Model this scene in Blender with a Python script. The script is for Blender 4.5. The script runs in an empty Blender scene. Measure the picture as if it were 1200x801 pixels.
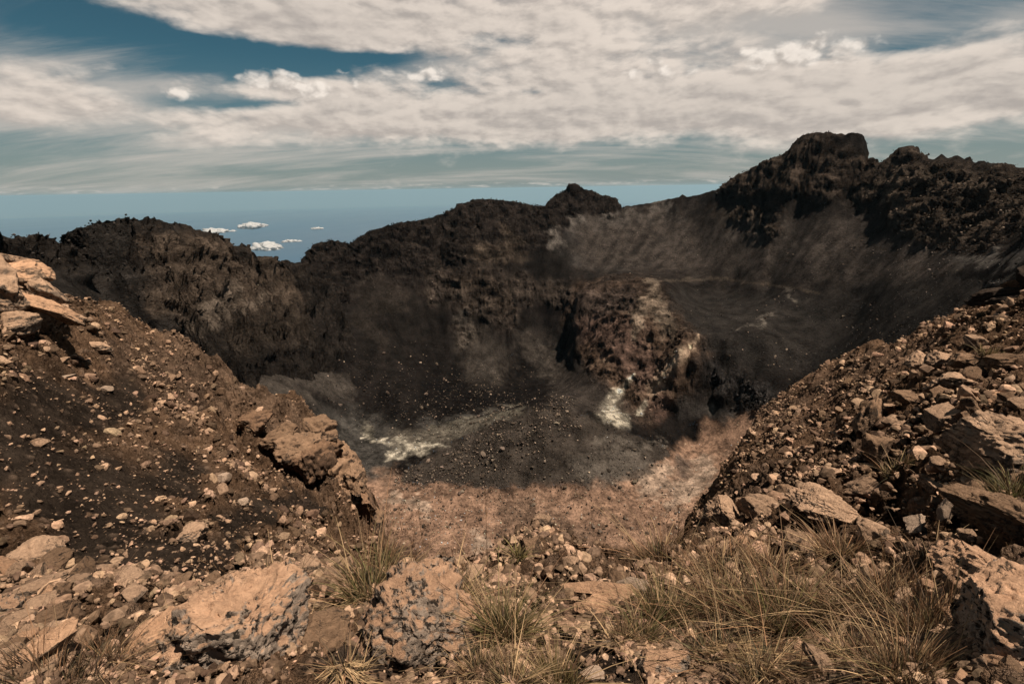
import bpy, math, random
import numpy as np
from mathutils import Matrix, Vector

R = math.radians
rng = np.random.default_rng(7)
random.seed(7)
scene = bpy.context.scene
COL = scene.collection

# ------------------------------------------------------------------ noise
_perm = np.random.default_rng(11).permutation(256).astype(np.int32)
_perm = np.concatenate([_perm, _perm, _perm])
_g = np.random.default_rng(12).normal(size=(256, 3)).astype(np.float32)
_g /= np.linalg.norm(_g, axis=1, keepdims=True)

def _perlin(x, y, z):
    x = np.asarray(x, np.float32); y = np.asarray(y, np.float32); z = np.asarray(z, np.float32)
    x, y, z = np.broadcast_arrays(x, y, z)
    fx, fy, fz = np.floor(x), np.floor(y), np.floor(z)
    ix, iy, iz = fx.astype(np.int32) & 255, fy.astype(np.int32) & 255, fz.astype(np.int32) & 255
    x, y, z = x - fx, y - fy, z - fz
    s = lambda t: t * t * t * (t * (t * 6 - 15) + 10)
    u, v, w = s(x), s(y), s(z)
    out = 0
    for dx in (0, 1):
        a = _perm[(ix + dx) & 255]
        wx = u if dx else 1 - u
        for dy in (0, 1):
            b = _perm[(a + iy + dy) & 255]
            wy = v if dy else 1 - v
            for dz in (0, 1):
                h = _perm[(b + iz + dz) & 255]
                g = _g[h]
                wz = w if dz else 1 - w
                out = out + wx * wy * wz * (g[..., 0] * (x - dx) + g[..., 1] * (y - dy) + g[..., 2] * (z - dz))
    return out * 1.5

from concurrent.futures import ThreadPoolExecutor
_pool = ThreadPoolExecutor(4)
def perlin(x, y, z):
    x, y, z = np.broadcast_arrays(np.asarray(x, np.float32), np.asarray(y, np.float32), np.asarray(z, np.float32))
    if x.size < 20000: return _perlin(x, y, z)
    sh = x.shape
    parts = list(_pool.map(lambda q: _perlin(*q), zip(*(np.array_split(v.ravel(), 16) for v in (x, y, z)))))
    return np.concatenate(parts).reshape(sh)

def fbm(x, y, z, sc, oc=4, gain=0.5, seed=0.0):
    o, a, f = 0, 1.0, 1.0 / sc
    for i in range(oc):
        o = o + a * perlin(x * f + seed + 17.3 * i, y * f + 3.1 * i + seed, z * f - 5.7 * i)
        a *= gain; f *= 2.03
    return o

def ridged(x, y, z, sc, oc=4, gain=0.5, seed=0.0):
    o, a, f = 0, 1.0, 1.0 / sc
    for i in range(oc):
        o = o + a * (1 - 2.2 * np.abs(perlin(x * f + seed + 11.1 * i, y * f + 7.7 * i, z * f + seed)))
        a *= gain; f *= 2.07
    return o

def sstep(a, b, x):
    t = np.clip((x - a) / (b - a), 0, 1)
    return t * t * (3 - 2 * t)

# ------------------------------------------------------------------ camera
F = 567.0                      # focal length in photo pixels (1200 wide)
PITCH, ROLL = R(17.6), R(0.9)
cd = bpy.data.cameras.new('camera'); cam = bpy.data.objects.new('camera', cd); COL.objects.link(cam)
cd.sensor_fit = 'HORIZONTAL'; cd.sensor_width = 36.0; cd.lens = F / 1200 * 36.0
cd.clip_start = 0.05; cd.clip_end = 600000.0
fwd = np.array([0, math.cos(PITCH), -math.sin(PITCH)])
up0 = np.array([0, math.sin(PITCH), math.cos(PITCH)]); rt0 = np.array([1.0, 0, 0])
rt = rt0 * math.cos(ROLL) - up0 * math.sin(ROLL)
up = up0 * math.cos(ROLL) + rt0 * math.sin(ROLL)
M = Matrix(((rt[0], up[0], -fwd[0], 0), (rt[1], up[1], -fwd[1], 0), (rt[2], up[2], -fwd[2], 0), (0, 0, 0, 1)))
cam.matrix_world = M
scene.camera = cam

def ray(u, v):
    """photo pixel -> (azimuth, tangent of elevation)"""
    d = fwd + rt * (u - 600) / F - up * (v - 400.5) / F
    h = math.hypot(d[0], d[1])
    return math.atan2(d[0], d[1]), d[2] / h

def project(x, y, z):
    a = x * rt[0] + y * rt[1] + z * rt[2]
    b = x * up[0] + y * up[1] + z * up[2]
    c = np.maximum(x * fwd[0] + y * fwd[1] + z * fwd[2], 1e-3)
    return 600 + F * a / c, 400.5 - F * b / c

# ------------------------------------------------------------------ relief from survey points
class Layer:
    """a piece of relief: height over (bearing, distance), interpolated through survey points"""
    def __init__(self, pts, a0, a1, r0, r1, na, nr, smooth=1e-4, ascale=2.0, drop=True, zfloor=-165.0, power=1.0):
        P, T = [], []
        for p in pts:
            if p[0] == 'P': a, r, t = R(p[1]), p[2], p[3] / p[2]
            elif p[0] == 'U': a, r, t = ray(p[1], 560)[0], p[2], p[3] / p[2]
            else:
                u, v, q = p[:3]
                a, t = ray(u, v)
                r = q if q > 0 else q * 1.062 / t
            P.append((a * ascale, math.log(r))); T.append(t)
            if p[-1] == 'S':
                for k, dt in ((1.1, .06), (1.35, .28), (2.2, .60)):
                    P.append((a * ascale, math.log(r * k))); T.append(max(t - dt, zfloor / (r * k)))
            if p[-1] == 'F':       # far crest: outer flank falls towards the sea
                for k, dz in ((1.05, 14), (1.25, 90), (1.7, 260)):
                    P.append((a * ascale, math.log(r * k))); T.append((t * r - dz) / (r * k))
        self.P, self.T, self.ascale = np.array(P), np.array(T), ascale
        self.a0, self.a1, self.r0, self.r1, self.na, self.nr = a0, a1, r0, r1, na, nr
        n = len(P)
        d = np.linalg.norm(self.P[:, None] - self.P[None], axis=2)
        A = np.zeros((n + 3, n + 3)); A[:n, :n] = self.k(d) + np.eye(n) * smooth
        A[:n, n] = 1; A[:n, n + 1:] = self.P; A[n:, :n] = A[:n, n:].T
        self.w = np.linalg.solve(A, np.concatenate([self.T, np.zeros(3)]))
        # coarse evaluation
        ca, cr = 560, 300
        ga = np.linspace(a0, a1, ca); gl = np.linspace(math.log(r0), math.log(r1), cr)
        AA, LL = np.meshgrid(ga * ascale, gl, indexing='ij')
        Q = np.stack([AA.ravel(), LL.ravel()], 1)
        o = self.w[n] + Q @ self.w[n + 1:]
        for i in range(n):
            o = o + self.w[i] * self.k(np.hypot(Q[:, 0] - self.P[i, 0], Q[:, 1] - self.P[i, 1]))
        c = o.reshape(ca, cr)
        for _ in range(1):
            b = np.pad(c, 1, mode="edge"); c = (b[:-2, 1:-1] + b[2:, 1:-1] + b[1:-1, :-2] + b[1:-1, 2:] + 2 * c) / 6
        # fine grid (cubic along r then a is overkill: linear + light blur)
        self.az = np.linspace(a0, a1, na)
        self.lr = math.log(r0) + (math.log(r1) - math.log(r0)) * np.linspace(0, 1, nr) ** power
        self.t = self._bil(c, (self.az - a0) / (a1 - a0) * (ca - 1), (self.lr - gl[0]) / (gl[-1] - gl[0]) * (cr - 1))
        A2, L2 = np.meshgrid(self.az, self.lr, indexing='ij')
        self.r = np.exp(L2)
        self.x = (self.r * np.sin(A2)).astype(np.float32); self.y = (self.r * np.cos(A2)).astype(np.float32)
        self.z = (self.t * self.r).astype(np.float32)
    @staticmethod
    def k(d):
        return -d
    @staticmethod
    def _bil(c, ia, ir):
        i0 = np.clip(np.floor(ia).astype(int), 0, c.shape[0] - 2); fa = (ia - i0)[:, None]
        j0 = np.clip(np.floor(ir).astype(int), 0, c.shape[1] - 2); fr = (ir - j0)[None]
        c00 = c[np.ix_(i0, j0)]; c10 = c[np.ix_(i0 + 1, j0)]; c01 = c[np.ix_(i0, j0 + 1)]; c11 = c[np.ix_(i0 + 1, j0 + 1)]
        return (c00 * (1 - fa) + c10 * fa) * (1 - fr) + (c01 * (1 - fa) + c11 * fa) * fr
    def hit(self, u, v):
        """ground point seen at a photo pixel (world x, y, z) or None"""
        a, t = ray(u, v)
        i = (a - self.a0) / (self.a1 - self.a0) * (self.na - 1)
        i0 = int(min(max(i, 0), self.na - 2)); f = i - i0
        tz = (self.z[i0] * (1 - f) + self.z[i0 + 1] * f) / self.r[i0]
        k = np.nonzero(tz >= t)[0]
        if not len(k): return None
        k = k[0]; rr = self.r[i0][k]
        return (rr * math.sin(a), rr * math.cos(a), float(tz[k] * rr))
    def height(self, x, y):
        x = np.asarray(x, float); y = np.asarray(y, float)
        a = np.arctan2(x, y); l = np.log(np.hypot(x, y))
        i = np.clip((a - self.a0) / (self.a1 - self.a0) * (self.na - 1), 0, self.na - 1.001)
        j = np.clip(np.interp(l, self.lr, np.arange(self.nr)), 0, self.nr - 1.001)
        i0 = i.astype(int); j0 = j.astype(int); fi = i - i0; fj = j - j0
        z = self.z
        return (z[i0, j0] * (1 - fi) + z[i0 + 1, j0] * fi) * (1 - fj) + (z[i0, j0 + 1] * (1 - fi) + z[i0 + 1, j0 + 1] * fi) * fj
    def normals(self):
        P = np.stack([self.x, self.y, self.z], -1)
        da = np.gradient(P, axis=0); dr = np.gradient(P, axis=1)
        n = np.cross(dr, da); n *= np.where(n[..., 2:] < 0, -1, 1)
        n /= np.linalg.norm(n, axis=-1, keepdims=True) + 1e-9
        return n.astype(np.float32)
    def mesh(self, name, mat, colour, rough, keep=None):
        na, nr = self.na, self.nr
        me = bpy.data.meshes.new(name)
        co = np.stack([self.x, self.y, self.z], -1).reshape(-1, 3).astype(np.float32)
        idx = np.arange(na * nr, dtype=np.int32).reshape(na, nr)
        q = np.stack([idx[:-1, :-1], idx[:-1, 1:], idx[1:, 1:], idx[1:, :-1]], -1).reshape(-1, 4)
        q = q[:, ::-1]
        if keep is not None:
            q = q[keep[:-1, :-1].ravel()]
            used, inv = np.unique(q, return_inverse=True); q = inv.reshape(-1, 4); co = co[used]
        else: used = slice(None)
        grid_mesh(me, co, q)
        c = me.attributes.new('albedo', 'FLOAT_COLOR', 'POINT')
        cc = np.ones((len(co), 4), np.float32); cc[:, :3] = colour.reshape(-1, 3)[used]
        c.data.foreach_set('color', cc.ravel())
        g = me.attributes.new('rough', 'FLOAT', 'POINT'); g.data.foreach_set('value', rough.astype(np.float32).ravel()[used])
        me.materials.append(mat)
        o = bpy.data.objects.new(name, me); COL.objects.link(o); o['kind'] = 'structure'
        return o

def grid_mesh(me, co, faces):
    n, k = faces.shape
    me.vertices.add(len(co)); me.vertices.foreach_set('co', co.astype(np.float32).ravel())
    me.loops.add(n * k); me.loops.foreach_set('vertex_index', faces.astype(np.int32).ravel())
    me.polygons.add(n)
    me.polygons.foreach_set('loop_start', np.arange(0, n * k, k, dtype=np.int32))
    me.polygons.foreach_set('loop_total', np.full(n, k, np.int32))
    me.polygons.foreach_set('use_smooth', np.ones(n, bool))
    me.update(calc_edges=True); me.validate()

# ------------------------------------------------------------------ node helper
class NT:
    def __init__(self, tree):
        self.t = tree; tree.nodes.clear()
    def n(self, kind, props=None, **inp):
        nd = self.t.nodes.new(kind)
        for k, v in (props or {}).items(): setattr(nd, k, v)
        for k, v in inp.items():
            key = int(k[1:]) if k[0] == 'i' and k[1:].isdigit() else k.replace('_', ' ')
            s = nd.inputs[key]
            if isinstance(v, bpy.types.NodeSocket): self.t.links.new(v, s)
            else: s.default_value = v
        return nd
    def m(self, op, a, b=0.0, c=0.0, clamp=False):
        return self.n('ShaderNodeMath', dict(operation=op, use_clamp=clamp), i0=a, i1=b, i2=c).outputs[0]
    def mix(self, f, a, b, blend='MIX'):
        nd = self.t.nodes.new('ShaderNodeMix'); nd.data_type = 'RGBA'; nd.blend_type = blend
        for s, v in ((nd.inputs[0], f), (nd.inputs[6], a), (nd.inputs[7], b)):
            if isinstance(v, bpy.types.NodeSocket): self.t.links.new(v, s)
            else: s.default_value = v if not isinstance(v, tuple) or len(v) == 4 else (*v, 1)
        return nd.outputs[2]
    def rng(self, v, a, b, c, d, smooth=True):
        return self.n('ShaderNodeMapRange', dict(interpolation_type='SMOOTHSTEP' if smooth else 'LINEAR'), i0=v, i1=a, i2=b, i3=c, i4=d).outputs[0]
    def noise(self, vec, sc, det=4.0, rough=0.55, dist=0.0):
        return self.n('ShaderNodeTexNoise', None, Vector=vec, Scale=sc, Detail=det, Roughness=rough, Distortion=dist).outputs[0]
    def link(self, a, b): self.t.links.new(a, b)

def new_mat(name):
    m = bpy.data.materials.new(name); m.use_nodes = True
    return m, NT(m.node_tree)

def terrain_mat(name, s, disp, speck, tint, big, grain, lump=1.0, sharp=0.0, fs=.25, alb=.69):
    tint = tuple(v * alb for v in tint)
    """rubble and cinder: s is the size of a typical stone in metres"""
    m, t = new_mat(name); m.displacement_method = 'BOTH'
    geo = t.n('ShaderNodeNewGeometry'); pos = geo.outputs['Position']
    col = t.n('ShaderNodeAttribute', dict(attribute_name='albedo')).outputs['Color']
    rg = t.n('ShaderNodeAttribute', dict(attribute_name='rough')).outputs['Fac']
    n1 = t.noise(pos, 1 / (s * 9), 6.0, 0.6)
    n2 = t.noise(pos, 1 / (s * 1.4), 7.0, 0.72)
    warp = t.n('ShaderNodeVectorMath', dict(operation='MULTIPLY_ADD'), i0=t.n('ShaderNodeTexNoise', None, Vector=pos, Scale=1 / (s * 1.5), Detail=3.0).outputs['Color'], i1=(s * .9,) * 3, i2=pos).outputs[0]
    v1 = t.n('ShaderNodeTexVoronoi', dict(feature='F1'), Vector=warp, Scale=1 / (s * 2.2)); v1.inputs['Randomness'].default_value = 1
    v2 = t.n('ShaderNodeTexVoronoi', dict(feature='F1'), Vector=warp, Scale=1 / (s * .7))
    sep1 = t.n('ShaderNodeSeparateColor', None, i0=v1.outputs['Color']); sep2 = t.n('ShaderNodeSeparateColor', None, i0=v2.outputs['Color'])
    # stones: lump height x whether the cell holds a stone
    has1 = t.rng(sep1.outputs[0], .35, .6, 0, 1); has2 = t.rng(sep2.outputs[0], .3, .6, 0, 1)
    l1 = t.m('MULTIPLY', t.rng(v1.outputs['Distance'], .05, .62, 1, 0), has1)
    l2 = t.m('MULTIPLY', t.rng(v2.outputs['Distance'], .05, .62, 1, 0), has2)
    rm = t.n('ShaderNodeTexNoise', dict(noise_type='RIDGED_MULTIFRACTAL', normalize=True), Vector=pos, Scale=1 / (s * 7), Detail=7.0, Roughness=.62).outputs[0]
    h = t.m('ADD', t.m('MULTIPLY', l1, lump), t.m('MULTIPLY', l2, .42 * lump))
    h = t.m('ADD', h, t.m('MULTIPLY', t.m('SUBTRACT', rm, .45), sharp))
    h = t.m('ADD', h, t.m('MULTIPLY', t.m('SUBTRACT', n2, .5), 2.2))
    h = t.m('ADD', h, t.m('MULTIPLY', t.m('SUBTRACT', n1, .5), 2.2 * big))
    h = t.m('MULTIPLY', h, t.m('ADD', t.m('MULTIPLY', rg, 1.0), 0.05))
    t_h = t.m('MULTIPLY', h, disp)
    # colour
    var = t.m('ADD', t.rng(n1, .3, .72, .62, 1.42), t.m('MULTIPLY', t.m('SUBTRACT', n2, .5), 1.5 * grain))
    var = t.m('MAXIMUM', var, .25)
    c = t.n('ShaderNodeVectorMath', dict(operation='SCALE'), i0=col, Scale=t.m('MULTIPLY', var, alb)).outputs[0]
    sm = t.m('MULTIPLY', t.m('MAXIMUM', t.m('MULTIPLY', l1, t.rng(sep1.outputs[1], .45, .75, 0, 1)), t.m('MULTIPLY', l2, t.rng(sep2.outputs[1], .45, .8, 0, 1))), rg, clamp=True)
    c = t.mix(t.m('MULTIPLY', t.rng(sm, .15, .6, 0, 1), speck), c, t.mix(.5, tint, c))
    fine = t.noise(pos, 1 / (s * fs), 3.0, .7)
    bump = t.n('ShaderNodeBump', None, Strength=.9, Distance=s * fs * 1.3, Height=fine)
    p = t.n('ShaderNodeBsdfPrincipled', None, Base_Color=c, Roughness=.93, Normal=bump.outputs[0])
    p.inputs['Specular IOR Level'].default_value = .02
    d = t.n('ShaderNodeDisplacement', None, Height=t_h, Midlevel=0.0, Scale=1.0)
    o = t.n('ShaderNodeOutputMaterial', None, Surface=p.outputs[0], Displacement=d.outputs[0])
    return m

# ------------------------------------------------------------------ survey points: (pixel, pixel, distance or -depth[, S/F])
CRATER = [
 # flat floor
 (480,600,-152),(560,625,-153),(640,645,-153),(720,625,-152),(780,590,-150),(850,515,301),(450,575,-152),(420,530,-150),
 (470,525,-149),(400,500,-147),(520,508,-149),(880,490,308),(810,502,-146),(560,600,-152.5),(680,590,-152),(780,545,-150.5),(830,535,-149),
 # cinder hill on the floor
 (660,478,-124),(640,479,-124),(620,485,-127),(590,493,-133),(570,500,-138),(545,510,-144),(520,521,-148),(495,538,-151),(475,552,-152),(690,488,-129),(715,496,-134),(750,512,-141),(785,526,-148),
 (600,530,-138),(640,520,-133),(680,530,-139),(560,578,-153),(610,576,-153),(650,573,-152.5),(740,568,-151.5),(560,545,-148),(720,545,-147),
 # scree of the bowl
 (440,482,-148),(500,490,-150),(560,486,-150),(600,477,-150),(640,463,-147),(690,466,-142),(720,476,-140),(380,455,345),(340,452,325),(300,436,328),(340,435,352),(430,440,395),(520,440,412),(600,440,426),(650,440,425),
 (440,385,440),(520,400,446),(600,395,468),(650,400,468),(400,410,405),(470,465,345),(560,462,362),
 (400,330,498),(400,355,470),(460,322,490),(460,352,462),(520,312,505),(600,380,480),(640,385,482),
 # knob and overhung alcove in the far wall
 (520,330,478),(545,318,474),(570,325,468),(585,345,462),(570,365,458),(545,372,456),(560,400,448),(600,332,500),(630,342,497),(660,348,490),(600,352,496),(640,362,494),(662,366,488),
 # far wall and crest
 (365,300,520,'F'),(375,283,525,'F'),(400,284,525,'F'),(420,270,525,'F'),(440,263,527,'F'),(470,256,530,'F'),(500,250,540,'F'),(530,241,550,'F'),(545,235,555,'F'),(560,232,560,'F'),(600,234,575,'F'),(640,241,590,'F'),
 (648,232,592,'F'),(658,225,595,'F'),(672,215,596,'F'),(690,221,595,'F'),(714,231,592,'F'),(722,236,591,'F'),(724,244,590,'F'),(750,241,585,'F'),(800,231,570,'F'),(840,222,550,'F'),
 (420,300,514),(470,300,512),(560,270,545),(620,265,562),(668,250,578),(700,262,566),(700,290,532),(700,320,500),(740,300,512),(620,300,530),(780,262,550),(760,315,490),(820,290,505),(640,325,505),
 # buttress
 (680,352,440),(690,348,434),(725,340,418),(745,334,408),(762,330,402),(782,331,398),(735,395,376),(770,390,366),(700,420,384),(680,430,400),(715,470,334),(735,470,330),(765,470,322),(785,400,358),(803,400,-93),(806,434,-112),(790,485,314),(770,440,342),(745,440,350),
 (664,352,484),(664,400,462),(668,430,425),(682,390,428),(690,370,430),
 # bench with its shallow pan
 (800,328,455),(830,325,462),(860,327,455),(900,335,432),(850,352,428),(820,350,425),(850,375,-91),(820,380,-91),(880,372,-90),(840,396,-94),(815,405,-95),(850,415,-101),(862,432,-108),(890,448,-112),(905,456,-114),(900,400,-92),(915,345,410),(950,340,400),(950,388,-91),(1000,335,378),(1000,382,-84),
 (1050,350,318),(1100,340,292),(1150,340,262),(1200,325,236),(835,478,327),(862,479,321),(900,472,314),(940,446,-110),(960,424,-101),
 # right ridge
 (855,214,535,'F'),(870,206,520,'F'),(885,198,512,'F'),(900,190,505,'F'),(915,178,499,'F'),(925,172,495,'F'),(933,163,489,'F'),(941,156,488,'F'),(955,154,485,'F'),(970,154,482,'F'),(985,155,480,'F'),(1000,155,478,'F'),(1009,157,477,'F'),(1013,172,475,'F'),(1015,188,474,'F'),(1030,184,468,'F'),(1040,182,463,'F'),(1050,178,458,'F'),
 (1058,172,454,'F'),(1065,168,450,'F'),(1075,174,445,'F'),(1085,181,440,'F'),(1092,177,437,'F'),(1100,182,434,'F'),(1110,179,430,'F'),(1118,186,426,'F'),(1128,181,422,'F'),(1138,189,417,'F'),(1150,187,410,'F'),(1165,191,402,'F'),(1180,189,394,'F'),(1200,193,385,'F'),(1260,195,360,'F'),(1360,190,320,'F'),
 (942,185,482),(970,185,476),(1000,185,471),(945,215,474),(1000,215,462),(880,235,508),(860,255,500),(900,258,478),(940,245,466),(1000,240,452),(1030,240,440),(900,295,440),(950,290,425),(950,320,405),(1000,285,412),(1000,318,388),(1030,270,412),(1060,292,374),(1090,298,352),
 (1040,225,440),(1100,225,400),(1150,230,372),(1100,265,372),(1150,262,345),(1150,285,318),(1200,250,330),(1200,272,296),
 (1050,318,350),(1100,315,318),(1150,310,285),(1200,298,258),(1260,290,240),(1350,280,215),(850,290,480),(850,310,466),
]
HILL = [
 (-160,330,220,'F'),(-60,310,260,'F'),(0,294,285,'F'),(30,278,288,'F'),(60,283,292,'F'),(100,265,305,'F'),(131,253,312,'F'),(165,256,318,'F'),(200,262,326,'F'),(240,271,336,'F'),(280,289,350,'F'),(310,301,362,'F'),(350,308,388,'F'),
 (375,328,412,'F'),(398,362,424,'F'),(403,392,420,'F'),
 (0,330,225),(60,330,240),(100,350,232),(100,310,272),(150,330,262),(150,290,292),(200,320,292),(200,380,262),(200,430,246),(250,340,316),(250,405,292),(250,440,284),(300,360,344),(300,400,332),(300,428,326),
 (340,345,372),(350,408,359),(385,402,390),(330,419,345),(270,436,308),(370,370,392),
 (100,440,190),
]
HILL += [('U', u, r, z) for u, rf in ((230, 262), (270, 300), (300, 322), (330, 340), (360, 362), (390, 388), (412, 420)) for r, z in ((rf * .5, -195), (rf * .7, -190), (rf * .92, -172))]
NEAR = [
 # ledge at the photographer's feet
 (600,801,1.75),(300,801,2.0),(0,801,2.5),(900,801,2.0),(1200,801,1.7),(600,740,2.5),(600,695,3.5),(480,700,3.5),(700,700,3.5),(760,740,2.7),
 (300,740,2.9),(150,760,3.0),(380,700,3.8),(200,690,4.7),(100,670,6.0),(0,650,7.0),(50,600,9.0),(150,600,9.5),(250,630,7.2),(330,650,6.2),(400,665,5.0),
 (560,662,4.8),(610,645,6.0),(640,625,6.8),(700,642,6.4),(760,655,5.8),(470,676,4.3),(520,670,4.5),
 # left gully and spur
 (300,590,13),(290,560,21),(318,577,20.5),(340,582,21),(352,562,22.3),(345,538,23),(330,522,23.6),(372,560,22.6),(400,600,21),(360,602,17),(400,625,16),(430,640,19),(330,600,13),(20,500,13),(100,500,15),(200,500,19),(270,520,21),(330,530,24),(400,585,24),
 (20,430,18),(100,440,21),(180,430,27),(250,462,29),(310,490,29),(370,540,27),
 (-150,300,15),(-60,312,18),(0,318,22,'S'),(40,335,25,'S'),(70,352,28,'S'),(130,356,33,'S'),(180,384,36,'S'),(212,396,36,'S'),(228,420,36,'S'),(245,430,36,'S'),(257,446,35.5,'S'),(280,455,35,'S'),(300,458,34.5,'S'),(322,463,34,'S'),(341,458,33.5,'S'),(353,463,33.5,'S'),(363,481,33,'S'),(385,503,32,'S'),(398,517,31,'S'),(410,543,30,'S'),(414,560,29,'S'),(427,574,28,'S'),(438,589,27,'S'),(446,606,26,'S'),(452,625,25,'S'),(458,645,23,'S'),(464,660,14,'S'),
 (470,672,4.6,'S'),(520,667,4.9,'S'),(560,655,5.3,'S'),(600,635,6.4,'S'),(640,620,7.1,'S'),(700,636,6.8,'S'),(760,650,6.4,'S'),
 # right slope
 (1190,760,2.2),(1000,760,2.6),(900,720,3.2),(800,700,3.7),(850,655,4.9),(950,650,5.2),(1050,650,4.8),(1150,640,4.2),(1195,580,5.0),(1260,640,3.5),
 (1000,600,7.0),(900,605,8.0),(850,620,8.0),(850,580,16),(900,540,19),(950,510,19),(1000,540,12.5),(1050,510,12.5),(1100,480,12),(1190,460,10),
 (1190,390,17),(1100,430,17),(1050,450,20),(960,470,26),(900,500,28),
 (1400,310,16),(1280,310,20),(1200,337,25,'S'),(1150,370,27,'S'),(1100,390,29,'S'),(1040,408,31,'S'),(1000,415,33,'S'),(950,435,33,'S'),(915,455,33,'S'),(880,490,31,'S'),(850,530,28,'S'),(825,575,24,'S'),(806,612,19,'S'),(800,645,9,'S'),
]
NEAR += [('P', a, .55, -1.78) for a in range(-80, 81, 20)] + [('P', a, 60, -75) for a in range(-30, 31, 10)]
NEAR += [('U', 469, r, z) for r, z in ((10, -12), (15, -19), (22, -30), (30, -42))]
NEAR += [('U', u, r, z) for u in (478, 500, 525, 550) for r, z in ((9, -10), (14, -17), (22, -28), (32, -42))]
HILL += [('P', a, r, -r * .45 - 130) for a in (-16, -13) for r in (130, 170, 220, 300, 400, 600)]
HILL += [('P', a, 135, -190) for a in (-20, -24, -28)]
def _farther(p):
    u, v, q = p[:3]
    if q <= 0: return p
    r = lambda x, a, b: min(max((x - a) / (b - a), 0), 1)
    return (u, v, q * (1 + .09 * r(u, 650, 770) * (1 - r(u, 1180, 1400)) * r(v, 378, 335)), *p[3:])
CRATER = [_farther(p) for p in CRATER]
CRATER += [('P', a, r, z) for a in range(-60, 61, 15) for r, z in ((70, -160), (130, -163))]
crater = Layer(CRATER, R(-64), R(64), 72, 900, 1300, 820, zfloor=-400)
hill = Layer(HILL, R(-68), R(-14), 130, 640, 700, 460, zfloor=-400)
near = Layer(NEAR, R(-76), R(76), 0.5, 110, 1500, 1100)

def stroke(L, pts, soft=.5, warp=0.0, wsc=1.0, seed=0.0):
    """1 along a line of (pixel, pixel, radius) survey marks on the relief, fading at the ragged edge"""
    if not hasattr(L, 'u'):
        L.u, L.v = project(L.x, L.y, L.z)
    if not hasattr(L, 'wn'): L.wn = {}
    U, V = L.u, L.v
    if warp:
        k = (wsc, seed)
        if k not in L.wn:
            L.wn[k] = (fbm(L.x, L.y, L.z, wsc, 4, .6, seed), fbm(L.x, L.y, L.z, wsc, 4, .6, seed + 50))
        U = U + warp * L.wn[k][0]; V = V + warp * L.wn[k][1]
    out = np.full(U.shape, 9.0, np.float32)
    if len(pts) == 1: pts = [pts[0], pts[0]]
    for (u0, v0, r0), (u1, v1, r1) in zip(pts[:-1], pts[1:]):
        du, dv = u1 - u0, v1 - v0; l2 = du * du + dv * dv + 1e-6
        k = np.clip(((U - u0) * du + (V - v0) * dv) / l2, 0, 1)
        out = np.minimum(out, np.hypot(U - u0 - k * du, V - v0 - k * dv) / (r0 + (r1 - r0) * k))
    return 1 - sstep(1 - soft, 1 + soft, out)

def strokes(L, lists, **k):
    m = 0
    for p in lists: m = np.maximum(m, stroke(L, p, **k))
    return m

def put(c, m, rgb, a=1.0):
    m = (m * a)[..., None]
    c *= 1 - m; c += m * np.array(rgb, np.float32)

def push(L, d):
    n = L.normals()
    L.x = L.x + n[..., 0] * d; L.y = L.y + n[..., 1] * d; L.z = L.z + n[..., 2] * d

one = lambda L, v=1.0: np.full(L.x.shape, v, np.float32)
def flat(L, c): return np.ones(L.x.shape + (3,), np.float32) * np.array(c, np.float32)

def true_skyline(L, line, sig, wob=0.0, wsc=8.0, smooth=15):
    """lift or lower the crest so that its outline follows a surveyed line (pixel, pixel)"""
    A = np.array([ray(*p) for p in line]); o = np.argsort(A[:, 0]); A = A[o]
    t = L.z / L.r; m = (L.az >= A[0, 0]) & (L.az <= A[-1, 0])
    k = t.argmax(1); lr = L.lr[k]
    pad = np.pad(lr, smooth, mode='edge'); lrs = np.array([np.median(pad[i:i + 2 * smooth + 1]) for i in range(len(lr))])
    tgt = np.interp(L.az, A[:, 0], A[:, 1])
    dt = np.where(m, tgt - t.max(1), 0)
    edge = np.clip(np.minimum(L.az - A[0, 0], A[-1, 0] - L.az) / R(1.2), 0, 1); dt = dt * np.where(m, edge, 0)
    wgt = np.exp(-((L.lr[None] - lrs[:, None]) / sig) ** 2) * 1.0
    wgt = np.where(L.lr[None] > lrs[:, None], np.maximum(wgt, np.exp(-((L.lr[None] - lrs[:, None]) / (3 * sig)) ** 2)), wgt)
    L.z = (L.z + dt[:, None] * wgt * L.r).astype(np.float32)
    if wob: L.z = L.z + (wob * wgt * fbm(L.x, L.y, L.z * 0, wsc, 4, .6, 91)).astype(np.float32)

mat_far = terrain_mat('far_rock', 1.15, .95, .35, (.19, .14, .10), .35, 1.9, .45, 3.4, .8, .6)
mat_near = terrain_mat('near_rubble', .11, .095, .75, (.40, .27, .19), .7, 1.5, 1.0, 1.8)

# ------------------------------------------------------------------ crater: relief and colour
L = crater
crest = strokes(L, [[(355,300,14),(400,302,24),(470,292,40),(540,278,46),(620,262,28),(668,235,24),(722,244,8)], [(330,320,22),(400,350,16)]], warp=10, wsc=25)
alcove = strokes(L, [[(515,335,20),(570,345,30),(590,372,20)], [(600,338,16),(665,348,14)], [(545,388,16)]], warp=10, wsc=18)
butt = strokes(L, [[(690,362,28),(740,368,38),(785,420,40),(760,468,24)], [(700,410,24),(735,450,18)]], warp=9, wsc=18)
cliff = strokes(L, [[(820,440,20),(870,458,20),(905,472,12)]], warp=8, wsc=12)
ridge = strokes(L, [[(845,220,6),(900,208,20),(960,196,40),(1010,215,30),(1065,215,42),(1110,240,50),(1150,245,42),(1210,225,40),(1400,215,50)], [(870,255,12),(900,250,20)], [(1090,290,10)]], warp=12, wsc=25)
mound = stroke(L, [(478,556,8),(520,545,20),(565,537,34),(645,522,46),(715,530,32),(775,530,8)], soft=.14, warp=5, wsc=8)
floor = sstep(-150.5, -155, L.z + 3 * fbm(L.x, L.y, 0, 30, 3)) * (1 - mound)
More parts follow.
